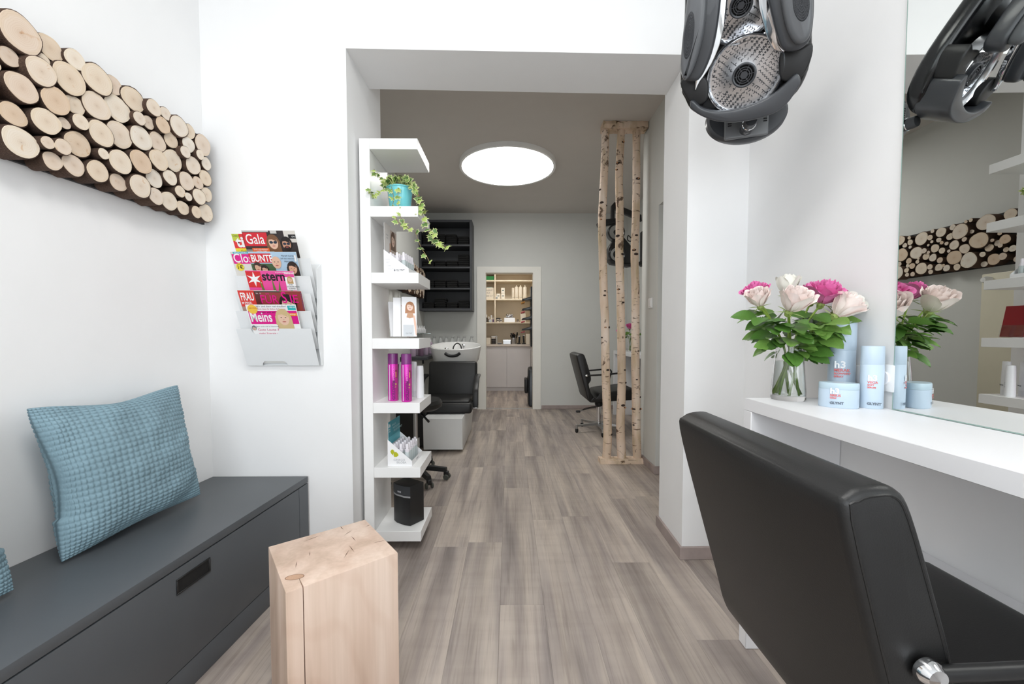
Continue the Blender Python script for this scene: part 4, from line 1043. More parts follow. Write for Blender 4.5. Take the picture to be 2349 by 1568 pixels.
def rose(label, kind, head, foot, size, axis, nleaf, seed, origin, lsize=.055, stem_r=.0032, group='roses in the vase'):
    r_ = random.Random(seed)
    t = thing('rose', label, 'rose', foot, group=group)
    F = V(foot); Hd = V(head); axis = V(axis).normalized()
    neck = V((origin.x + (Hd.x - origin.x) * .18, origin.y + (Hd.y - origin.y) * .18, origin.z + .185))
    base = Hd - axis * size * .5
    path = smooth_path([F, (F + neck) / 2 + V((0, 0, .004)), neck, (neck + base) / 2 + V((0, 0, .012)), base], 6)
    MB().tube([p - F for p in path], stem_r, 7).build('stem', STEMG, t)
    q = axis.to_track_quat('Z', 'Y').to_matrix().to_4x4()
    for nm, d_ in (('bloom', BLOOMS[kind]), ('sepals', SEPD)):
        o = bpy.data.objects.new(nm, d_); COL.objects.link(o); o.parent = t
        o.matrix_local = Matrix.Translation(base - F) @ q @ Matrix.Rotation(r_.uniform(0, 6), 4, 'Z') @ Matrix.Diagonal((size * .76, size * .76, size * 1.05, 1))
    for k in range(nleaf):
        p = path[len(path) // 2 - 1 + int((k + .4) / nleaf * (len(path) // 2 - 2))]
        out = (p - V((origin.x, origin.y, p.z))); a = math.atan2(out.y, out.x) + r_.uniform(-1.5, 1.5)
        fwd = V((cos(a), sin(a), r_.uniform(-.55, .25))).normalized(); nor = V((r_.uniform(-.9, .1), r_.uniform(-1.2, .0), 1)); nor = (nor - fwd * nor.dot(fwd)).normalized()
        s_ = lsize * r_.uniform(.7, 1.25)
        o = bpy.data.objects.new('leaf', r_.choice(LEAVES)); COL.objects.link(o); o.parent = t
        o.matrix_local = Matrix.Translation(p - F + fwd * r_.uniform(.004, .045)) @ Matrix((fwd.cross(nor), fwd, nor)).transposed().to_4x4() @ Matrix.Diagonal((s_, s_, s_, 1))
    return t
def foot(a, r=.034): return (vs.x + r * cos(a), vs.y + r * sin(a), vs.z + .0185)
CAMV = (EYE - V((.95, 1.3, 1.2))).normalized()
def mixax(dx, dy, dz): return (dx, dy, dz)
ROSES = [
    ('deep pink open rose nearest the mirror, largest bloom', 'pink', at_y(1895, 672, 1.29), 2.6, .078, (.10, -.45, 1), 6),
    ('deep pink rose partly hidden behind the large pink bloom', 'pink', at_y(1862, 672, 1.38), 3.4, .066, (-.1, -.2, 1), 5),
    ('deep pink rose at the end away from the mirror', 'pink', at_y(1733, 668, 1.38), .3, .062, (-.4, -.1, 1), 5),
    ('blush rose just below the outermost pink rose', 'blush', at_y(1740, 684, 1.33), .9, .064, (-.45, -.4, 1), 6),
    ('cream white rose at the very top of the bouquet', 'cream', at_y(1807, 655, 1.40), 5.0, .068, (.0, .05, 1), 5),
    ('large blush rose at the centre front of the bouquet', 'blush', at_y(1823, 690, 1.26), 1.6, .082, (.05, -.65, 1), 8),
    ('cream rose drooping above the tall blue can', 'cream', at_y(1944, 703, 1.30), 4.2, .078, (.75, -.35, .55), 7),
    ('blush rose leaning towards the mirror', 'blush', V((1.055, 1.245, 1.185)), 2.2, .078, (.45, -.45, .7), 6),
]
for k, (lb, kd, hd_, fa, sz, ax_, nl) in enumerate(ROSES): rose(lb, kd, hd_, foot(fa), sz, ax_, nl + 9, 20 + k, vs, .066)

# ---- styling chairs
def chair_mesh_parts():
    s_ = .000731
    raw = [(235, 250), (248, 205), (290, 190), (332, 196), (360, 240), (405, 380), (440, 500), (447, 570), (432, 605), (415, 635), (425, 690), (452, 770), (485, 825), (515, 836), (545, 815), (570, 775), (620, 757), (850, 728), (1060, 708), (1108, 722), (1130, 765), (1130, 835), (1092, 864), (700, 890), (480, 905), (430, 888), (398, 850), (370, 750), (300, 500)]
    return [((a - 640) * s_, (1408 - b_) * s_) for a, b_ in raw]
def soft(poly, keep, k=4):
    """round an outline by a spline, keeping the listed corners sharp"""
    return [tuple(p) for p in smooth_closed([V(q) for q in poly], k)]
CH_PROF = chair_mesh_parts()
def make_chair(label, loc, rz, lift=0.0, leg_rot=0.0, width=.50):
    t = thing('styling_chair', label, 'chair', loc, rz)
    LM = Matrix.Translation((0, 0, lift))
    hw = width / 2
    # split the shell into backrest and seat where the lumbar notch meets the seat
    back = CH_PROF[:13] + [CH_PROF[25], CH_PROF[26], CH_PROF[27], CH_PROF[28]]
    seat = CH_PROF[12:26]
    bk = MB().prism(soft(back, ()), -hw, hw, axis='y', bev=.012, seg=3, M=LM).build('backrest', LEATHER, t, angle=50)
    st_ = MB().prism(soft(seat, ()), -hw, hw, axis='y', bev=.012, seg=3, M=LM).build('seat', LEATHER, t, angle=50)
    cx_, cz_ = sum(p[0] for p in back) / len(back), sum(p[1] for p in back) / len(back)
    for sgn in (-1, 1):
        loop_ = back[-2:] + back[:9]
        ring = []
        for i_, p in enumerate(loop_):
            a_, c_ = loop_[max(i_ - 1, 0)], loop_[min(i_ + 1, len(loop_) - 1)]
            tx, tz = c_[0] - a_[0], c_[1] - a_[1]; l_ = sqrt(tx * tx + tz * tz)
            ring.append((p[0] + tz / l_ * .011, sgn * (hw - .0012), p[1] - tx / l_ * .011 + lift))
        MB().tube(smooth_path([V(p) for p in ring], 3), .0022, 6).build('piping', LEATHER, bk)
        yb = sgn * (hw + .012)
        path = smooth_path([V((-.192, yb, .660)), V((-.05, yb, .667)), V((.10, yb, .680)), V((.165, yb, .684)), V((.205, yb, .655)), V((.19, yb, .59)), V((.16, sgn * (hw - .0), .505))], 5)
        arm = MB().tube([LM @ p for p in path], .0095, 10).build('armrest', BLACKP, t)
        MB().lathe([(0, .012), (.012, .010), (.017, .002), (.017, -.006), (.010, -.010)], 16, M=LM @ Matrix.Translation((-.192, yb, .660)) @ Matrix.Rotation(-sgn * pi / 2, 4, 'X')).build('bolt', CHROME, arm)
    MB().lathe([(0, .375), (.043, .375), (.043, .345), (.047, .335), (.043, .328), (.047, .318), (.042, .30), (.036, .29), (0, .29)], 24).build('pump_housing', BLACKP, t)
    if lift: MB().lathe([(.03, .37), (.03, .37 + lift)], 20).build('seat_mount', BLACKP, t)
    MB().lathe([(.0275, .10), (.0275, .292), (0, .292)], 24).build('column', CHROME, t)
    MB().lathe([(.0, .062), (.03, .062), (.036, .075), (.034, .105), (.028, .112), (0, .112)], 20).build('hub', STEEL, t)
    lv = MB().tube([(.01, -.04, .292), (-.15, -.075, .268), (-.235, -.092, .246)], .006, 8).tube([(-.01, .0, .29), (-.16, -.055, .272), (-.235, -.092, .246)], .005, 8).build('pump_lever', CHROME, t)
    MB().rbox(-.275, -.225, -.108, -.078, .232, .256, .008, 2).build('pedal', BLACKP, lv)
    for k in range(5):
        a = leg_rot + k * 2 * pi / 5; Mz = Matrix.Rotation(a, 4, 'Z')
        lg = MB().add([(.02, -.017, .072), (.02, .017, .072), (.27, .013, .072), (.27, -.013, .072), (.02, -.015, .102), (.02, .015, .102), (.27, .011, .088), (.27, -.011, .088)], [(3, 2, 1, 0), (4, 5, 6, 7), (0, 1, 5, 4), (1, 2, 6, 5), (2, 3, 7, 6), (3, 0, 4, 7)], M=Mz).build('leg', STEEL, t)
        MB().lathe([(.014, .045), (.014, .090), (.010, .093), (0, .093)], 14, M=Mz @ Matrix.Translation((.27, 0, 0))).build('glide_socket', STEEL, lg)
        MB().lathe([(.0, .001), (.010, .001), (.017, .012), (.018, .035), (.014, .047), (0, .047)], 14, M=Mz @ Matrix.Translation((.27, 0, 0))).build('glide', BLACKP, lg)
    return t
make_chair('black leather styling chair in the foreground facing the mirror', (.718, .735, 0), R(-.5), .018, R(20))

# ---- hair processor hood on the right wall
HC = at_y(1712, 130, 1.30)
HW = (EYE - HC).normalized(); HU = V((0, 0, 1)).cross(HW).normalized(); HV = HW.cross(HU)
HMx = Matrix.Translation(HC) @ Matrix((HU, HV, HW)).transposed().to_4x4()
hood = thing('hair_processor', 'black and grey hair processor hood with round chrome heaters on wall arm', 'hair dryer', HC)
hood.matrix_world = HMx
HI = HMx.inverted()
def hp(px, py, w=0.0):
    p = at_plane(px, py, HC + HW * w, HW); q = HI @ p; return (q.x, q.y)
def hprism(pxs, w0, w1, name, mat, parent=None, bev=.008, seg=3, wref=None):
    poly = smooth_closed([V(hp(a, b_, (w0 + w1) / 2 if wref is None else wref)) for a, b_ in pxs], 4)
    return MB().prism(poly, w0, w1, axis='z', bev=bev, seg=seg).build(name, mat, parent or hood, angle=45)
# main shell
shell = [(1600, -120), (1570, 60), (1562, 190), (1572, 225), (1592, 255), (1640, 262), (1720, 262), (1790, 240), (1838, 195), (1862, 110), (1850, -40), (1830, -130)]
hprism(shell, -.075, -.02, 'shell', HOODD, bev=.02)
# lower lip
lip_o = [(1586, 232), (1590, 247), (1610, 262), (1648, 275), (1700, 276), (1760, 262), (1800, 238), (1830, 195), (1832, 176), (1822, 168), (1800, 190), (1760, 222), (1700, 246), (1650, 252), (1615, 245), (1594, 228)]
hprism(lip_o, -.045, .055, 'lip', HOODP, bev=.006)
# heater dishes
def dish(px, py, r, w, tilt, name='heater'):
    u, v = hp(px, py, w)
    Mx = Matrix.Translation((u, v, w)) @ Matrix.Rotation(tilt[0], 4, 'X') @ Matrix.Rotation(tilt[1], 4, 'Y')
    h_ = MB().lathe([(r * 1.05, -.03), (r * 1.06, .004), (r * 1.02, .008), (r * .985, .003), (r * .97, -.010), (r * .62, -.016), (r * .34, -.008), (0, -.008)], 56, M=Mx).build(name, plain('heater_aluminium', (208, 210, 214), .22, 1.0) if 'heater_aluminium' not in MATS else MATS['heater_aluminium'], hood)
    MB().lathe([(r * 1.015, .0075), (r * 1.04, .0105), (r * 1.065, .0055)], 56, M=Mx, caps=False).build('chrome_ring', CHROME, h_)
    MB().lathe([(r * .335, -.0075), (r * .335, .004), (r * .30, .006), (r * .27, .004), (r * .27, -.005), (r * .335, -.0075)], 32, M=Mx).build('fan_ring', HOODP, h_)
    g = MB()
    for q in (.08, .14, .2): g.lathe([(r * q, .001), (r * q, .004), (r * (q + .022), .004), (r * (q + .022), .001), (r * q, .001)], 24, M=Mx)
    for q in range(6): g.box(r * .02, r * .29, -r * .008, r * .008, .0005, .0035, M=Mx @ Matrix.Rotation(q * pi / 3, 4, 'Z'))
    g.lathe([(0, .005), (r * .09, .005), (r * .09, 0), (0, 0)], 20, M=Mx)
    g.build('fan_grille', HOODP, h_)
    MB().lathe([(0, -.0072), (r * .27, -.0072)], 24, M=Mx, caps=False).build('fan_dark', DGAP, h_)
    # maze-like slots pressed in the aluminium
    s_ = MB(); rs_ = random.Random(int(px))
    def wpos(q): 
        return -.016 + .006 * (q - .62) / .35 if q > .62 else -.016 + .008 * (.62 - q) / .28
    for ring_, q in enumerate((.40, .47, .54, .61, .68, .75, .82, .89)):
        n_ = int(14 + ring_ * 4)
        for k in range(n_):
            a = 2 * pi * (k + (.5 if ring_ % 2 else 0)) / n_
            z_ = wpos(q) + .0012
            Mk = Mx @ Matrix.Rotation(a, 4, 'Z') @ Matrix.Translation((r * q, 0, z_))
            if rs_.random() < .72: s_.box(-r * .030, r * .030, -r * .0075, r * .0075, 0, .0006, M=Mk)
            if rs_.random() < .72: s_.box(r * .024, r * .038, -r * .06, r * .012, 0, .0006, M=Mk)
            if q > .86 and rs_.random() < .6 or (abs(sin(a * 1.0 + .6)) > .93 and q > .6): s_.box(-r * .022, r * .022, r * .012, r * .055, 0, .0006, M=Mk)
    so_ = s_.build('pressed_slots', plain('slot_shadow', (46, 48, 52), .5) if 'slot_shadow' not in MATS else MATS['slot_shadow'], h_); so_['kind'] = 'stuff'
    return h_
dish(1707, 172, .104, .012, (R(5), R(-5)))
dish(1700, 12, .094, .034, (R(20), R(0)))
# small lens between them
u, v = hp(1705, 92, .0)
MB().lathe([(.014, -.02), (.014, .004), (.011, .006), (.009, .002), (0, .002)], 20, M=Matrix.Translation((u, v, 0))).build('sensor', CHROME, hood)
# side wings
def wing(face_px, side_px, mesh_c, mesh_r, w0, w1, name='side_wing'):
    b_ = hprism(face_px, w0, w1, name, HOODP, bev=.012, seg=4)
    hprism(side_px, w0 - .014, w0 + .002, 'chrome_edge', CHROME, b_, bev=.002, seg=1, wref=w0)
    if 'hood_mesh' not in MATS: plain('hood_mesh', (44, 46, 50), .5, bump=1.0, bscale=500)
    return b_
wing([(1596, -150), (1582, -20), (1568, 90), (1562, 150), (1566, 176), (1576, 184), (1602, 183), (1624, 146), (1640, 95), (1652, 20), (1658, -60), (1660, -150)],
     [(1640, -150), (1595, 185), (1606, 186), (1640, 130), (1662, 50), (1675, -150)], (1580, 80), (.016, .060, -9), .045, .085)
hprism([(1592, -150), (1578, -10), (1566, 90), (1562, 150), (1566, 178), (1576, 182), (1594, 150), (1614, 80), (1622, 10), (1624, -60), (1626, -150)], .080, .118, 'wing_cover', plain('wing_cover_grey', (92, 94, 97), .34, coat=.15), bev=.014, seg=4)
wing([(1752, -150), (1756, -30), (1766, 20), (1780, 75), (1792, 108), (1806, 118), (1832, 114), (1856, 92), (1864, 50), (1866, 0), (1862, -60), (1850, -150)],
     [(1735, -150), (1738, -10), (1752, 62), (1770, 108), (1790, 118), (1800, 110), (1775, 40), (1762, -20), (1760, -150)], (1836, 8), (.020, .046, 14), .045, .095)
hprism([(1786, -150), (1788, -40), (1794, 20), (1806, 70), (1822, 98), (1838, 100), (1856, 84), (1864, 40), (1864, -20), (1858, -80), (1848, -150)], .090, .126, 'wing_cover', MATS['wing_cover_grey'], bev=.014, seg=4)
for (c_, r_, w_) in (((1580, 82), (.014, .058, -9), .1184), ((1838, 6), (.018, .044, 12), .1264)):
    u, v = hp(*c_, w_); Mx = Matrix.Translation((u, v, w_)) @ Matrix.Rotation(R(r_[2]), 4, 'Z') @ Matrix.Diagonal((r_[0], r_[1], 1, 1))
    sm_ = MB().lathe([(0, .0012), (.96, .0012), (1, 0)], 36, M=Mx).build('speaker_mesh', MATS['hood_mesh'], hood)
    for q in (.15, .3, .45, .6, .75, .88): MB().lathe([(q, .0014), (q, .0019), (q + .03, .0019), (q + .03, .0014), (q, .0014)], 36, M=Mx).build('mesh_ring', HOODP, sm_)
# side sockets holding the wings
hprism([(1566, 182), (1620, 176), (1624, 226), (1598, 240), (1574, 218)], -.05, .03, 'wing_socket', BLACKP, bev=.006)
hprism([(1790, 118), (1830, 112), (1860, 100), (1856, 140), (1832, 178), (1790, 182)], -.05, .03, 'wing_socket', BLACKP, bev=.006)
# round motor base behind, with knob and vents
u, v = hp(1710, 268, -.16)
Mb = Matrix.Translation((u, v, -.16)) @ Matrix.Rotation(R(-28), 4, 'X') @ Matrix.Rotation(R(12), 4, 'Y')
bs = MB().lathe([(0, .02), (.118, .02), (.126, .012), (.128, -.01), (.12, -.02), (0, -.02)], 48, M=Mb @ Matrix.Diagonal((1.05, .74, 1, 1))).build('motor_base', HOODP, hood)
MB().rbox(-.075, .068, -.085, .05, .0202, .034, .012, 3, M=Mb).build('base_cover', plain('base_cover_grey', (104, 106, 108), .35), bs)
for sx_ in (-.064, .05):
    for q in range(9): MB().box(sx_, sx_ + .012, -.04 + q * .008, -.036 + q * .008, .0342, .035, M=Mb).build('vent_slot', DGAP, bs)
MB().lathe([(0, .105), (.018, .104), (.020, .095), (.020, .06), (.022, .058), (.022, .034), (0, .034)], 24, M=Mb @ Matrix.Translation((-.004, -.058, 0))).build('knob', HOODP, bs)
MB().lathe([(.0205, .075), (.0225, .077), (.0205, .079)], 24, caps=False, M=Mb @ Matrix.Translation((-.004, -.058, 0))).build('knob_ring', CHROME, bs)
# bracket back to the wall
wb = at_x(1712, 215, WALL_RX - .0005)
lp = HI @ wb
MB().tube([(u, v + .05, -.15), tuple((V((u, v + .05, -.15)) + lp) / 2 + V((0, .02, 0))), tuple(lp)], .026, 14).build('wall_arm', HOODP, hood)

# ================================================================== REAR ROOM
# ---- birch trunk divider between floor and ceiling
BY = 3.375
bx0, bx1 = .772, 1.141
div = thing('birch_divider', 'room divider of three birch trunks between two bark planks', 'room divider', ((bx0 + bx1) / 2, BY, 0))
DO = V(((bx0 + bx1) / 2, BY, 0))
rb_ = random.Random(9)
def bark_plank(z0, z1, name):
    mb = MB(); n = 14; vs_ = []; fs_ = []
    for i in range(n + 1):
        x = bx0 + (bx1 - bx0) * i / n - DO.x
        j = [rb_.uniform(-.004, .004) for _ in range(8)]
        sec = [(-.05 + j[0], z0), (.05 + j[1], z0), (.056 + j[2], (z0 + z1) / 2), (.05 + j[3], z1), (-.05 + j[4], z1), (-.058 + j[5], (z0 + z1) / 2)]
        if name == 'bottom_plank': sec = [(-.055, z0), (.055, z0), (.05 + j[2], z0 + (z1 - z0) * .6), (.035 + j[3], z1), (-.035 + j[4], z1), (-.05 + j[5], z0 + (z1 - z0) * .6)]
        vs_ += [(x, a, b_) for a, b_ in sec]
    for i in range(n):
        for k in range(6): fs_.append((i * 6 + k, i * 6 + (k + 1) % 6, (i + 1) * 6 + (k + 1) % 6, (i + 1) * 6 + k))
    fs_ += [tuple(range(6))[::-1], tuple(range(n * 6, n * 6 + 6))]
    mb.add(vs_, fs_); return mb.build(name, BIRCH, div)
bark_plank(.0006, .042, 'bottom_plank'); bark_plank(REAR_CEIL - .056, REAR_CEIL - .0006, 'top_plank')
TR = [([(417, 130), (410, 370), (395, 700), (385, 900), (390, 1150), (402, 1560)], [(395, 0), (403, 300), (408, 700), (418, 1000), (425, 1250), (415, 1460)], 8.3, 10.0),
      ([(555, 130), (545, 300), (535, 550), (542, 800), (540, 1000), (538, 1200), (548, 1560)], [(538, 300), (545, 700), (545, 850), (540, 1000), (535, 1200), (545, 1460)], 8.2, 9.9),
      ([(687, 130), (688, 500), (682, 900), (672, 1200), (680, 1560)], [(675, 300), (662, 650), (668, 900), (670, 1200), (678, 1460)], 8.2, 9.8)]
BKNOT = plain('birch_branch_scar', (58, 46, 40), .9, var=.3, nscale=60, bump=.8, bscale=120)
STUB = plain('cut_branch_stub', (196, 140, 96), .7)
for k, (a, b_, w0, w1) in enumerate(TR):
    pts = [at_y(1280 + x / 3.824, 270 + y / 3.824, BY) for x, y in a] + [at_y(1280 + x / 3.733, 660 + y / 3.733, BY) for x, y in b_[1:]]
    pts[0].z = REAR_CEIL - .055; pts[-1].z = .0415
    path = smooth_path(pts, 9); n_ = len(path)
    rad = [(w0 + (w1 - w0) * i / n_) / 913 * BY * (1 + .05 * mnoise.noise(V((i * .35, k * 9.0, 0)))) for i in range(n_)]
    tk = MB().tube([p - DO for p in path], rad, 18).build('trunk', BIRCH, div)
    for q in range(11):
        i = rb_.randrange(4, n_ - 4); a_ = rb_.uniform(-2.9, -.2); P = path[i] - DO; r_ = rad[i]
        dirv = V((cos(a_), sin(a_), 0))
        Mk = Matrix.Translation(P + dirv * (r_ * .93)) @ dirv.to_track_quat('Z', 'Y').to_matrix().to_4x4()
        s_ = rb_.uniform(.5, 1.0)
        MB().lathe([(.020 * s_, -.002), (.017 * s_, .0045), (.008 * s_, .0075), (0, .008)], 9, M=Mk @ Matrix.Diagonal((1.0, .6, 1, 1)), caps=False).build('branch_scar', BKNOT, tk)
        if rb_.random() < .35: MB().lathe([(.006, 0), (.0055, .014), (0, .016)], 8, M=Mk).build('branch_stub', STUB, tk)

# ---- towel cabinet
TCM = plain('towel_cabinet_grey', (62, 64, 68), .5, var=.04)
cx0, cx1, cz0, cz1, cy0, cy1 = REAR_LX + .003, -.508, 1.422, 2.655, 5.49, FAR_Y - .001
tc = thing('towel_cabinet', 'open anthracite wall cabinet filled with black towels', 'cabinet', (cx0, cy1, cz0))
TM = Matrix.Translation((-cx0, -cy1, -cz0)); th = .032
for nm, bxx in (('side_panel', (cx0, cx0 + th, cy0, cy1, cz0, cz1)), ('side_panel', (cx1 - th, cx1, cy0, cy1, cz0, cz1)), ('top_panel', (cx0 + th, cx1 - th, cy0, cy1, cz1 - th, cz1)), ('bottom_panel', (cx0 + th, cx1 - th, cy0, cy1, cz0, cz0 + th)), ('back_panel', (cx0 + th, cx1 - th, cy1 - .01, cy1, cz0 + th, cz1 - th))):
    MB().rbox(*bxx, .0015, 1, M=TM).build(nm, TCM, tc)
TZ = [cz0 + th, 1.735, 2.025, 2.325]
for z in TZ[1:]: MB().rbox(cx0 + th + .0003, cx1 - th - .0003, cy0 + .01, cy1 - .0105, z - .024, z, .0015, 1, M=TM).build('shelf_board', TCM, tc)
TOWEL = plain('black_terry', (17, 17, 18), .95, var=.2, nscale=60, bump=.8, bscale=300)
tw_mesh = MB().rbox(-.076, .076, -.12, .12, 0, .0285, .0125, 3).build('towel', TOWEL); twd = tw_mesh.data; bpy.data.objects.remove(tw_mesh)
rt = random.Random(2)
ROWN = ['lowest', 'second lowest', 'second highest', 'highest']; COLN = ['first', 'second', 'third', 'fourth']
for r_i, z in enumerate(TZ):
    for c_i in range(4):
        nT = rt.choice((3, 4, 5)) if not (r_i == 2 and c_i == 3) else 6
        t = thing('towel_pile', 'pile of folded black towels, %s from the left on the %s cabinet shelf' % (COLN[c_i], ROWN[r_i]), 'towels', (cx0 + .118 + c_i * .162 + rt.uniform(-.003, .003), cy0 + .15, z + .0004), group='folded towel piles')
        for k in range(nT):
            o = bpy.data.objects.new('towel', twd); COL.objects.link(o); o.parent = t; o.location = (rt.uniform(-.003, .003), rt.uniform(-.006, .006), k * .0287); o.rotation_euler = (0, rt.uniform(-.02, .02) * (k > 0), 0)

# ---- hair wash unit: base, black seat, white basin
CERAM = plain('white_ceramic', (238, 238, 236), .12, var=.004, coat=.3)
BASEG = plain('wash_base_white', (226, 227, 226), .4, var=.01)
wu = thing('wash_unit', 'hair wash unit with black seat, white base and ceramic basin', 'wash unit', (-.64, 4.2, 0))
WM = Matrix.Translation((.64, -4.2, 0))
MB().prism([(3.66, .03), (3.69, .018), (4.50, .012), (4.86, .30), (4.86, .62), (4.55, .62), (4.55, .322), (3.64, .322)], -.795, -.432, axis='x', bev=.004, M=WM).build('base', BASEG, wu)
MB().rbox(-1.09, -.798, 3.80, 4.6, .02, .36, .006, 1, M=WM).build('side_box', BLACKP, wu)
MB().box(-.76, -.47, 3.75, 4.45, .0008, .02, M=WM).build('foot', BLACKP, wu)
MB().rbox(-.885, -.365, 3.84, 4.48, .325, .43, .028, 4, M=WM).build('seat', LEATHER, wu)
MB().rbox(-.86, -.39, 3.87, 4.30, .42, .452, .016, 3, M=WM).build('seat_pad', LEATHER, wu)
MB().rbox(-.90, -.36, -.045, .045, -.20, .195, .03, 4, M=WM @ Matrix.Translation((0, 4.46, .60)) @ Matrix.Rotation(R(-12), 4, 'X')).build('backrest', LEATHER, wu)
for sg, xs in ((-1, -.92), (1, -.345)):
    pth = [(4.02, .36), (4.02, .50), (4.05, .545), (4.22, .645), (4.42, .66), (4.42, .632), (4.24, .615), (4.10, .53), (4.085, .36)]
    ar = MB().prism(pth, xs - .028, xs + .028, axis='x', bev=.008, M=WM).build('armrest', LEATHER, wu)
    MB().rbox(xs - .03, xs + .03, 4.0, 4.1, .346, .358, .002, 1, M=WM).build('arm_foot', STEEL, ar)
# basin
bc = V((-.640, 4.90, 0))
BMx = WM @ Matrix.Translation((bc.x, bc.y, .0)) @ Matrix.Rotation(R(7), 4, 'X')
prof = [(.14, .665), (.20, .70), (.265, .80), (.290, .93), (.296, .965), (.288, .975), (.274, .966), (.262, .93), (.235, .86), (.12, .815), (0, .812)]
bs_ = MB().lathe(prof, 48, M=BMx, sx=1.03, sy=1.03).build('basin', CERAM, wu)
MB().tube(smooth_path([BMx @ V(p) for p in ((-.085, -.30, .93), (-.05, -.302, .905), (0, -.302, .897), (.05, -.302, .905), (.085, -.30, .93))], 4), [.016] * 17, 10).build('neck_rest', BLACKP, bs_)
MB().tube(smooth_path([BMx @ V(p) for p in ((-.04, .10, .85), (-.045, .10, .93), (.0, .085, .985), (.05, .06, .96), (.07, .05, .86))], 6), .0075, 10).build('spray_hose', BLACKP, bs_)
MB().tube([BMx @ V(p) for p in ((-.06, .02, .86), (-.085, .02, .90), (-.11, .02, .925))], [.010, .013, .016], 12).lathe([(0, 0), (.021, 0), (.023, .012), (.012, .02), (0, .02)], 16, M=BMx @ Matrix.Translation((-.12, .012, .918)) @ Matrix.Rotation(R(70), 4, 'X')).build('hand_shower', CHROME, bs_)
MB().rbox(.052, .09, .15, .175, .90, .965, .004, 2, M=BMx).tube([BMx @ V(p) for p in ((.07, .16, .9), (.045, .13, .86))], .01, 10).build('mixer_tap', CHROME, bs_)

# ---- rolling work stool with backrest
so = at_z(947, 1085, .0)
SC_ = V((-.72, 3.04, 0))
ws = thing('work_stool', 'black rolling work stool behind the white shelf column', 'stool', SC_)
MB().lathe([(0, .055), (.045, .055), (.05, .075), (.036, .105), (0, .11)], 18).build('hub', BLACKP, ws)
MB().lathe([(.029, .10), (.029, .30), (.026, .305), (0, .305)], 20).build('column', CHROME, ws)
MB().lathe([(.016, .305), (.016, .53), (0, .53)], 16).build('piston', STEEL, ws)
MB().lathe([(0, .525), (.17, .525), (.20, .545), (.205, .575), (.19, .60), (.10, .605), (0, .605)], 32).build('seat', LEATHER, ws)
MB().tube(smooth_path([V((-.12, .12, .53)), V((-.17, .19, .60)), V((-.17, .2, .74))], 5), .012, 8).build('back_stem', STEEL, ws)
MB().rbox(-.26, -.05, .16, .215, .70, .86, .025, 3).build('backrest', LEATHER, ws)
MB().tube([(.05, -.08, .52), (.14, -.19, .47)], [.006, .009], 8).build('lever', BLACKP, ws)
for k, ang in enumerate((R(-13), R(-58), R(-130), R(158), R(75))):
    Mz = Matrix.Rotation(ang, 4, 'Z')
    tip = .25 if k != 1 else .28
    lg = MB().add([(.02, -.024, .065), (.02, .024, .065), (tip, .02, .062), (tip, -.02, .062), (.02, -.02, .10), (.02, .02, .10), (tip, .014, .090), (tip, -.014, .090)], [(3, 2, 1, 0), (4, 5, 6, 7), (0, 1, 5, 4), (1, 2, 6, 5), (2, 3, 7, 6), (3, 0, 4, 7)], M=Mz).build('leg', BLACKP, ws)
    cs = MB().rbox(tip - .02, tip + .018, -.016, .016, .028, .066, .008, 2, M=Mz)
    cs.build('caster_fork', BLACKP, lg)
    for sg in (-1, 1): MB().lathe([(0, .0), (.018, .0), (.022, .004), (.022, .011), (.018, .014), (0, .014)], 18, M=Mz @ Matrix.Translation((tip + .004, sg * .021 - (.007 if sg > 0 else .007), .0225)) @ Matrix.Rotation(-pi / 2, 4, 'X')).build('caster_wheel', plain('caster_tyre', (70, 72, 66), .5) if 'caster_tyre' not in MATS else MATS['caster_tyre'], lg)

# ---- radiator on the rear wall, visible in the mirror
RADM = plain('radiator_cream', (228, 222, 200), .4, var=.02)
rad_ = thing('wall_radiator', 'tall cream panel radiator behind the shelf column, seen in the mirror', 'radiator', (REAR_LX + .012, 2.40, .50))
MB().rbox(.0, .07, .0, .47, .03, 1.03, .006, 2).build('panel', RADM, rad_)
for q in range(14): MB().box(.008, .062, .012 + q * .033, .028 + q * .033, .0, .03).build('grille_fin', RADM, rad_)
MB().lathe([(0, 0), (.022, 0), (.024, .03), (.016, .05), (0, .052)], 18, M=Matrix.Translation((.07, .42, .985)) @ Matrix.Rotation(pi / 2, 4, 'Y')).build('thermostat_knob', LACQ, rad_)
for yb_ in (.02, .41): MB().box(-.0118, .0, yb_, yb_ + .04, .1, .95).build('wall_bracket', RADM, rad_)

# ---- dark shelf with products along the rear wall, bottles on the ledge behind the basin
dsk = thing('wall_shelf', 'dark grey product shelf on the rear wall beside the basin', 'shelf', (REAR_LX + .001, 4.75, .84))
MB().rbox(0, .30, -.25, 1.06, -.035, 0, .002, 1).build('board', TCM, dsk)
for yb_ in (-.2, .9): MB().box(0, .02, yb_, yb_ + .03, -.16, -.0352).build('bracket', TCM, dsk)
PKB = plain('mauve_bottle', (196, 176, 196), .35, var=.02); PKD = plain('mauve_bottle_dark', (132, 104, 126), .35, var=.03)
rq = random.Random(6)
def product(name, label, cat, loc, prof_, mat, cap=None, capm=None, group=None, n=16):
    t = thing(name, label, cat, loc, group=group); MB().lathe(prof_, n).build('body', mat, t)
    if cap: MB().lathe(cap, n).build('cap', capm or WB, t)
    return t
for k in range(7):
    h = .19; y = 4.62 + k * .14; dk = k % 3 == 1
    product('shampoo_bottle', 'mauve shampoo bottle on the dark shelf, number %s from the shelf front' % ['one', 'two', 'three', 'four', 'five', 'six', 'seven'][k], 'bottle', (REAR_LX + .12 + (k % 2) * .06, y, .8405), [(.030, 0), (.033, .004), (.033, h * .75), (.016, h * .84), (0, h * .84)], PKD if dk else PKB, [(.0165, h * .835), (.0165, h), (0, h)], group='mauve bottles on the dark shelf')
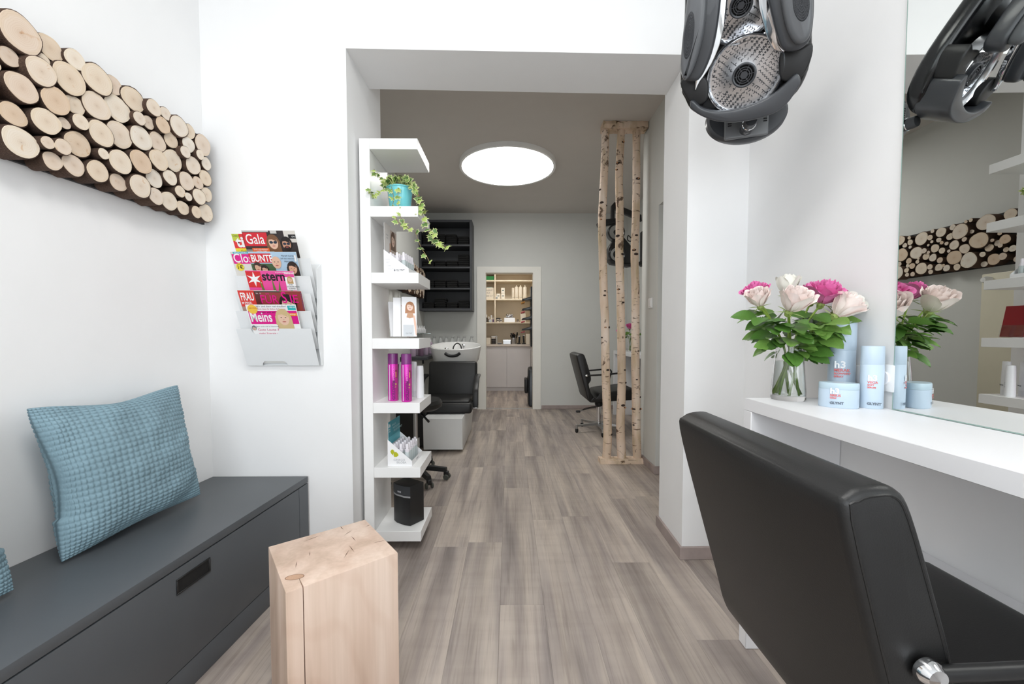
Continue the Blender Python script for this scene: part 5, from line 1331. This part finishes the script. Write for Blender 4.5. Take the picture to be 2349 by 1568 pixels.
gs = thing('glass_shelf', 'small glass wall shelf with white tip bottles above the dark shelf', 'shelf', (REAR_LX + .001, 5.05, 1.105))
MB().rbox(0, .12, 0, .6, 0, .008, .001, 1).build('glass_board', glass('shelf_glass', (214, 228, 224)), gs)
for k in range(4):
    product('tip_bottle', 'white bottle with pointed tip on the glass shelf, %s from the front' % ['first', 'second', 'third', 'fourth'][k], 'bottle', (REAR_LX + .06, 5.12 + k * .13, 1.1135), [(.024, 0), (.026, .004), (.026, .05), (.012, .065), (.004, .10), (0, .10)], WB, group='tip bottles')
ledge = thing('wall_ledge', 'narrow white ledge on the far wall behind the basin', 'shelf', (-.86, FAR_Y - .001, .955))
MB().rbox(-.26, .36, -.10, 0, -.02, 0, .002, 1).build('board', LAMIN, ledge)
for k in range(7):
    px_ = (995, 1010, 1023, 1037, 1051, 1064, 1081)[k]
    x_ = at_y(px_, 775, FAR_Y - .05).x
    t = thing('spray_bottle', 'clear trigger spray bottle on the ledge, %s from the wall corner' % ['first', 'second', 'third', 'fourth', 'fifth', 'sixth', 'seventh'][k], 'bottle', (x_, FAR_Y - .05, .9555), group='clear bottles behind the basin')
    MB().lathe([(.030, 0), (.032, .004), (.032, .05), (.012, .085), (.012, .095), (0, .095)], 16).build('body', plain('translucent_grey', (206, 208, 206), .3) if 'translucent_grey' not in MATS else MATS['translucent_grey'], t)
    MB().rbox(-.012, .03, -.010, .010, .095, .118, .004, 1).build('trigger_head', MATS.get('trigger_grey') or plain('trigger_grey', (190, 190, 188), .4), t)

# ---- rear styling place behind the trunks
rdk = thing('styling_counter', 'white styling counter of the rear place behind the birch trunks', 'counter', (1.425, 5.42, 0))
MB().rbox(0, REAR_RX - 1.425 - .001, -1.5, 0, CTOP - .044, CTOP, .0015, 1).build('counter_top', LAMIN, rdk)
MB().rbox(0, REAR_RX - 1.425 - .001, -.04, 0, .001, CTOP - .0445, .0015, 1).build('end_panel', LAMIN, rdk)
MB().rbox(0, REAR_RX - 1.425 - .001, -1.5, -1.46, .001, CTOP - .0445, .0015, 1).build('end_panel', LAMIN, rdk)
make_chair('black leather styling chair behind the birch trunks in the rear room', (1.015, 4.47, 0), R(0), 0.0, R(195))
rv = V((1.56, 5.12, CTOP + .0004))
vase2 = thing('glass_vase', 'small clear vase with roses on the rear counter', 'vase', rv)
MB().lathe([(.0, 0), (.038, 0), (.04, .006), (.034, .10), (.036, .17), (.0335, .17), (.0318, .10), (.0375, .014), (0, .012)], 24).build('glass', CLEAR, vase2)
for k, (lb, kd, dx, dz, sz) in enumerate((('pink rose leaning over the rear counter', 'pink', -.14, .27, .07), ('pink rose at the centre of the rear bouquet', 'pink', -.02, .32, .075), ('blush rose beside the pink one in the rear bouquet', 'blush', .05, .30, .07), ('cream rose low in the rear bouquet', 'cream', .10, .25, .06))):
    rose(lb, kd, V((rv.x + dx, rv.y - .04, rv.z + dz)), (rv.x + .012 * cos(k * 1.6), rv.y + .012 * sin(k * 1.6), rv.z + .014), sz, (dx * 4, -.4, 1), 8, 60 + k, rv, .06, group='roses of the rear bouquet')
# rear hood: two heads on a folding wall arm
rh = thing('hair_processor', 'black two-headed hair processor on a folding arm behind the trunks', 'hair dryer', (REAR_RX, 4.62, 1.9))
RO = V((REAR_RX, 4.62, 1.9)); RY = 4.62
def rpx(px, py, y=RY): return at_y(px, py, y) - RO
def rprism(pxs, y0, y1, name, mat, parent=None, bev=.006):
    poly = [(lambda q: (q.x, q.z))(rpx(a, b_, RY)) for a, b_ in pxs]
    return MB().prism(poly, y0, y1, axis='y', bev=bev).build(name, mat, parent or rh, angle=45)
rprism([(1401, 512), (1402, 472), (1408, 465), (1414, 466), (1414, 478), (1409, 482), (1408, 515)], -.03, .03, 'arm_upright', BLACKP)
rprism([(1408, 465), (1432, 478), (1470, 494), (1471, 508), (1430, 490), (1409, 480)], -.03, .03, 'arm_bar', BLACKP)
rprism([(1369, 513), (1373, 511), (1390, 504), (1412, 502), (1414, 514), (1390, 518), (1371, 520)], -.04, .04, 'head_carrier', BLACKP)
def rdish(px, py, r):
    P = rpx(px, py); Mx = Matrix.Translation(P + V((0, -.055, 0))) @ Matrix.Rotation(pi / 2, 4, 'X')
    d_ = MB().lathe([(r * 1.1, -.08), (r * 1.12, .0), (r, .006), (r * .9, -.004), (r * .35, -.008), (r * .33, .004), (0, .006)], 28, M=Mx).build('heater', HOODD, rh)
    MB().lathe([(r * .36, -.0065), (r * .62, -.0045), (r * .9, -.0025)], 28, M=Mx, caps=False).build('reflector', STEEL, d_)
rdish(1411, 535, .088); rdish(1413, 585, .085)
rprism([(1400, 560), (1408, 548), (1425, 542), (1436, 555), (1447, 568), (1449, 590), (1446, 606), (1400, 603), (1393, 595), (1393, 572)], -.05, .09, 'hood_shell', HOODD)
rprism([(1393, 596), (1420, 606), (1448, 606), (1470, 600), (1470, 608), (1440, 612), (1400, 606)], -.06, .06, 'hood_lip', BLACKP, bev=.003)
MB().tube(smooth_path([rpx(1450, 548), rpx(1441, 540), rpx(1440, 550), rpx(1446, 553), rpx(1456, 549), rpx(1466, 520)], 5), .006, 8).build('cable', BLACKP, rh)
MB().rbox(-.20, -.0005, -.05, .05, -.02, .38, .01, 2).build('wall_mount', BLACKP, rh)

# ================================================================== STORE ROOM SEEN THROUGH THE DOOR
SF = 7.66
STW = plain('store_shelf_cream', (240, 226, 202), .5, var=.02); STG = plain('store_cupboard_grey', (214, 210, 210), .5, var=.01)
SXL, SXR, SBK = -.60, .471, 8.09
su = thing('store_shelving', 'cream shelving unit with compartments in the store room', 'shelving', (SXL, SF, .905))
UM = Matrix.Translation((-SXL, -SF, -.905))
dvx = at_y(1135.5, 700, SF).x
zs = [at_y(1170, y, SF).z for y in (740, 686.5, 643.5)]
for nm, b_ in (('side_panel', (SXL, SXL + .022, SF, SBK, .9055, 2.3)), ('side_panel', (SXR - .022, SXR, SF, SBK, .9055, 2.3)), ('back_panel', (SXL + .022, SXR - .022, SBK - .012, SBK, .9055, 2.3)), ('top_panel', (SXL + .022, SXR - .022, SF, SBK - .012, 2.278, 2.3)), ('divider', (dvx - .011, dvx + .011, SF, SBK - .013, zs[0] + .012, 2.277))):
    MB().rbox(*b_, .001, 1, M=UM).build(nm, STW, su)
for z in zs: 
    if z == zs[0]: MB().rbox(SXL + .0225, SXR - .0225, SF + .001, SBK - .013, z - .012, z + .0115, .001, 1, M=UM).build('shelf_board', STW, su)
    else:
        MB().rbox(SXL + .0225, dvx - .0115, SF + .001, SBK - .013, z - .012, z + .012, .001, 1, M=UM).build('shelf_board', STW, su)
        MB().rbox(dvx + .0115, SXR - .0225, SF + .001, SBK - .013, z - .012, z + .012, .001, 1, M=UM).build('shelf_board', STW, su)
sc = thing('base_cupboard', 'grey two-door base cupboard under the store room counter', 'cupboard', (SXL, SF, 0))
MB().box(0, SXR - SXL, .021, SBK - SF, .075, .861).build('carcass', STG, sc)
MB().box(0, SXR - SXL, .03, .05, .0008, .075).build('plinth', STG, sc)
dxm = at_y(1162.5, 830, SF).x - SXL
for a, b_ in ((.004, dxm - .002), (dxm + .002, SXR - SXL - .004)): MB().rbox(a, b_, 0, .02, .078, .858, .001, 1).build('door', STG, sc)
wt = thing('store_worktop', 'beige worktop over the store room cupboard', 'worktop', (SXL, SF - .02, .862)); MB().rbox(0, SXR - SXL, 0, SBK - SF + .02, .0003, .0427, .002, 1).build('slab', plain('worktop_beige', (216, 204, 192), .4), wt)

def st_x(px): return at_y(px, 700, SF + .08).x
ZW = .9056; Z1, Z2, Z3 = zs[0] + .0122, zs[1] + .0125, zs[2] + .0125
SGREEN = plain('green_card', (32, 130, 60), .5); SBEIGE = plain('beige_card', (232, 222, 204), .5); CREAMB = plain('cream_bottle', (240, 228, 208), .4, var=.01)
def sbox(name, label, cat, px0, px1, z, h, mat, dy=.12, y=SF + .04, lid=None):
    x0, x1 = at_y(px0, 700, y).x, at_y(px1, 700, y).x
    t = thing(name, label, cat, ((x0 + x1) / 2, y, z)); w = (x1 - x0) / 2
    MB().rbox(-w, w, 0, dy, 0, h, .003, 1).build('body', mat, t)
    if lid: MB().rbox(-w - .002, w + .002, -.002, dy + .002, h * .8, h + .002, .003, 1).build('lid', lid, t)
    return t
sbox('storage_box', 'green box on the top store shelf', 'box', 1114, 1133, Z3, .075, SGREEN, lid=plain('green_lid', (40, 144, 70), .5))
tb_ = sbox('paper_bag', 'cream bag printed with lines of text in the left compartment', 'bag', 1113, 1133, Z2, .215, SBEIGE)
for k, s_ in enumerate(('DARIN IST', 'TIKA', 'LIEBE GUT')): text(s_, .038 if k != 1 else .05, (-.078, -.0006, .155 - k * .055), (pi / 2, 0, 0), ink((150, 140, 128)), tb_, sx=.8)
MB().rbox(-.05, .05, .02, .06, .215, .232, .006, 1).build('tissue', plain('pale_green_tissue', (176, 200, 190), .7), tb_)
def sbottle(label, px, z, h, r, mat=CREAMB, neck=True, y=SF + .08):
    t = thing('pump_bottle', label, 'bottle', (at_y(px, 700, y).x, y, z), group='store room bottles')
    MB().lathe([(r * .95, 0), (r, .004), (r, h * .82), (r * .7, h * .88), (r * .3, h * .9), (0, h * .9)] if neck else [(r * .95, 0), (r, .004), (r, h), (0, h)], 18).build('body', mat, t)
    if neck: MB().lathe([(r * .3, h * .89), (r * .3, h), (0, h)], 12).build('cap', mat, t)
    text('GLYNT', .016, (-r * .55, -r - .0012, .025), (pi / 2, 0, 0), ink((80, 76, 70)), t)
    return t
sbottle('slim cream bottle without pump beside the pump bottles', 1177, Z2, .215, .026, neck=False)
for px, lb in ((1185, 'first cream pump bottle next to the slim one'), (1194, 'middle cream pump bottle'), (1204, 'cream pump bottle by the black tint rack')): sbottle(lb, px, Z2, .27, .036)
for (p0_, p1_, z, h, lb) in ((1138.5, 1147.5, Z2, .105, 'small white care box beside the grey jar'), (1149.5, 1158, Z2, .105, 'lower white care box of the stacked pair'), (1149.5, 1158, Z2 + .107, .105, 'upper white care box of the stacked pair')):
    t = sbox('care_box', lb, 'box', p0_, p1_, z, h, plain('care_box_white', (240, 232, 216), .5) if 'care_box_white' not in MATS else MATS['care_box_white'], .07); MB().box(-.015, .02, -.0012, -.0003, h * .5, h * .62).build('print_mark', ink((40, 70, 66)), t)
product('cream_jar', 'small grey jar at the divider on the bottle shelf', 'jar', (st_x(1139.5), SF + .03, Z2), [(.018, 0), (.02, .003), (.02, .032), (0, .032)], plain('grey_jar', (170, 174, 174), .3), [(.0215, .032), (.0215, .045), (0, .045)], WB)
# left lower compartment
for k, (px, h, r, m_, lb) in enumerate(((1116, .15, .022, BLACKP, 'dark bottle with white pump in the lower left compartment'), (1121.5, .11, .018, plain('brown_jar', (92, 70, 62), .4), 'stack of small brown tins'), (1127, .14, .03, CREAMB, 'round cream tub behind the small jars'), (1131.5, .09, .015, plain('violet_bottle', (120, 100, 140), .4), 'small violet bottle by the divider'))):
    product('bottle', lb, 'bottle', (st_x(px), SF + .07 + (.05 if k == 2 else 0), Z1), [(r, 0), (r, h * .55), (r * .5, h * .62), (0, h * .62)], m_, [(r * .5, h * .6), (r * .5, h), (0, h)], WB)
product('cream_jar', 'white jar with pale lid in the lower left compartment', 'jar', (st_x(1124.5), SF + .025, Z1), [(.027, 0), (.028, .003), (.028, .035), (0, .035)], plain('jar_blue_white', (214, 224, 228), .3), [(.029, .035), (.029, .052), (0, .052)], WB)
for k, px in enumerate((1142, 1149)):
    t = product('mug', ['white owl-eyed mug nearest the divider', 'white owl-eyed mug beside its twin'][k], 'mug', (st_x(px), SF + .06, Z1), [(.024, 0), (.026, .003), (.026, .06), (.023, .06), (.022, .006), (0, .006)], plain('mug_white', (228, 220, 210), .3) if 'mug_white' not in MATS else MATS['mug_white'], group='owl mugs')
    for sg in (-1, 1): MB().lathe([(0, 0), (.009, 0)], 12, caps=False, M=Matrix.Translation((sg * .010, -.0268, .035)) @ Matrix.Rotation(pi / 2, 4, 'X')).build('eye_print', ink((30, 26, 26)), t)
sbox('dark_box', 'dark little box behind the owl mugs', 'box', 1138, 1148, Z1, .085, plain('dark_card', (74, 66, 66), .5), .04, SF + .12)
t = sbox('foil_dispenser', 'white dispenser box with crumpled silver foil on top', 'box', 1156.5, 1181.5, Z1, .085, plain('glossy_white_box', (250, 250, 250), .15, coat=.5), .12)
mb = MB(); rf = random.Random(3)
for k in range(10): mb.lathe([(0, -.03), (.026, -.02), (.03, 0), (.022, .025), (0, .03)], 6, M=Matrix.Translation((rf.uniform(-.05, .05), .04 + rf.uniform(-.02, .02), .095 + rf.uniform(0, .05))) @ Euler((rf.uniform(0, 3), rf.uniform(0, 3), 0)).to_matrix().to_4x4())
mb.build('foil', plain('crumpled_foil', (214, 214, 216), .2, 1.0), t, angle=10)
for k, px in enumerate((1186.5, 1189.5)): product('nail_bottle', ['tiny bottle with dark cap beside the foil box', 'second tiny bottle towards the tint rack'][k], 'bottle', (st_x(px), SF + .05, Z1), [(.011, 0), (.011, .03), (0, .03)], plain('tiny_glass%d' % k, (196, 180, 172), .3), [(.007, .03), (.007, .055), (0, .055)], BLACKP)
t = sbox('tube_carton', 'pale tall cartons half hidden by the tint rack', 'box', 1194, 1206, Z1 + .0005, .17, SBEIGE, .06, SF + .06)
# worktop
t = sbox('organiser', 'clear organiser box with jars on the worktop', 'organiser', 1114, 1141, ZW, .165, glass('organiser_clear', (232, 230, 226), .1), .02, SF + .16)
sbox('tea_box', 'beige box in front of the clear organiser', 'box', 1115, 1125, ZW, .125, SBEIGE)
for k in range(3): product('stacked_jar', ['lower glass jar of the stack', 'middle glass jar of the stack', 'white jar topping the stack'][k], 'jar', (st_x(1132), SF + .05, ZW + .052 * k), [(.04, 0), (.042, .003), (.042, .036), (0, .036)], plain('stack_jar%d' % k, ((70, 66, 64), (84, 78, 76), (226, 218, 208))[k], .2), [(.044, .036), (.044, .0515), (0, .0515)], WB if k == 2 else BLACKP)
sbox('small_tray', 'flat dark tray with white lid on the worktop', 'tray', 1141.5, 1150.5, ZW, .022, BLACKP, .08, SF + .02, WB)
sbox('steel_box', 'shiny steel dispenser box in the middle of the worktop', 'box', 1154, 1171.5, ZW, .085, STEEL, .12, SF + .02, CHROME)
t = thing('brush_pot', 'steel pot stuffed with black tint brushes', 'pot', (st_x(1178.5), SF + .06, ZW)); MB().lathe([(.048, 0), (.05, .003), (.052, .125), (.049, .125), (.047, .006), (0, .006)], 28).build('pot', STEEL, t)
rbs = random.Random(12)
for k in range(16):
    a = rbs.uniform(0, 6.28); r_ = rbs.uniform(.0, .035); P0 = V((r_ * cos(a), r_ * sin(a), .012)); P1 = V((2.3 * r_ * cos(a), 1.6 * r_ * sin(a), rbs.uniform(.14, .20)))
    MB().tube([P0, P1], .005, 6).build('brush_handle', BLACKP, t); d_ = (P1 - P0).normalized()
    MB().rbox(-.014, .014, -.005, .005, 0, .035, .003, 1, M=Matrix.Translation(P1) @ d_.to_track_quat('Z', 'Y').to_matrix().to_4x4()).build('brush_head', BLACKP if k != 5 else plain('tan_bristle', (170, 130, 108), .6), t)
for k, (px, h) in enumerate(((1190.5, .15), (1202, .165))):
    t = thing('hair_clipper', ['black hair clipper on stand beside the brush pot', 'black hair clipper on stand beside the pale box'][k], 'clipper', (st_x(px), SF + .03, ZW)); MB().rbox(-.035, .03, -.02, .05, 0, .025, .008, 2).build('charging_stand', BLACKP, t); MB().rbox(-.016, .016, 0, .03, .026, h, .010, 2, M=Matrix.Rotation(R(4 - 8 * k), 4, 'Y')).build('clipper_body', BLACKP, t); MB().rbox(-.013, .013, .002, .006, h, h + .012, .001, 1).build('blade', STEEL, t)
t = sbox('pale_bag', 'upright pale paper bag at the end of the worktop', 'bag', 1206.5, 1219, ZW, .20, SBEIGE, .07)
# black tint rack on the side wall: four sloping trays
TBL = plain('tint_rack_black', (44, 50, 56), .22, var=.05)
trk = thing('tint_rack', 'black wall rack with four sloping trays of hair tint tubes', 'rack', (.4715, 7.0, 1.0))
for k, (ya, yb) in enumerate(((712, 655), (742, 700), (770, 728), (790, 757))): pass
RK0 = V((.4715, 7.0, 1.0))
for k, pyt in enumerate((690, 712, 733.5, 757)):
    zt = at_y(1205, pyt, 7.0).z - 1.0
    tray = MB().prism([(-.255, 0), (-.235, .05), (-.12, .075), (-.004, .15 + .03), (-.004, .02), (-.12, -.004)], -.16, .16, axis='y').v
    mb = MB(); mb.prism([(-.255, 0), (-.245, .022), (-.10, .06), (-.075, .20), (-.004, .235), (-.004, .02), (-.10, .0)], -.17, .17, axis='y', bev=.004, M=Matrix.Translation((0, 0, zt)))
    ty = mb.build('tray', TBL, trk)
    for q in range(8): MB().rbox(-.262, -.20, -.16 + q * .04, -.128 + q * .04, .012, .034, .004, 1, M=Matrix.Translation((0, 0, zt)) @ Matrix.Rotation(R(-14), 4, 'Y')).build('tint_tube', plain('tint_tube_%d' % k, ((214, 150, 60), (190, 70, 80), (200, 80, 90), (160, 60, 70))[k], .4) if 'tint_tube_%d' % k not in MATS else MATS['tint_tube_%d' % k], ty)
MB().rbox(-.105, -.0006, -.14, .14, -.12, .92, .02, 2).build('back_column', TBL, trk)
# vacuum trolley by the door jamb
vx = at_z(1214, 930, 0).y
vt = thing('trolley_case', 'black rounded trolley case standing by the store room wall', 'case', (.372, 6.14, 0))
MB().prism([(-.16, .02), (-.16, .46), (-.12, .56), (-.02, .6), (.1, .57), (.15, .47), (.15, .02)], -.085, .085, axis='x', bev=.03, seg=4).build('case_body', plain('case_black', (34, 38, 44), .3), vt)
MB().prism([(-.06, .36), (-.06, .44), (.06, .44), (.06, .36)], -.092, -.086, axis='x', bev=.002).build('carry_handle', BLACKP, vt)
MB().rbox(-.135, -.09, -.12, .12, .2, .42, .012, 2).build('front_pocket', BLACKP, vt)
for sg in (-1, 1): MB().lathe([(0, -.015), (.022, -.015), (.022, .015), (0, .015)], 16, M=Matrix.Translation((sg * .05, -.1, .0225)) @ Matrix.Rotation(pi / 2, 4, 'Y')).build('wheel', BLACKP, vt)
MB().tube([(.03, .12, .58), (.03, .12, .86), (-.03, .12, .86), (-.03, .12, .58)], .007, 8).build('pull_handle', STEEL, vt)
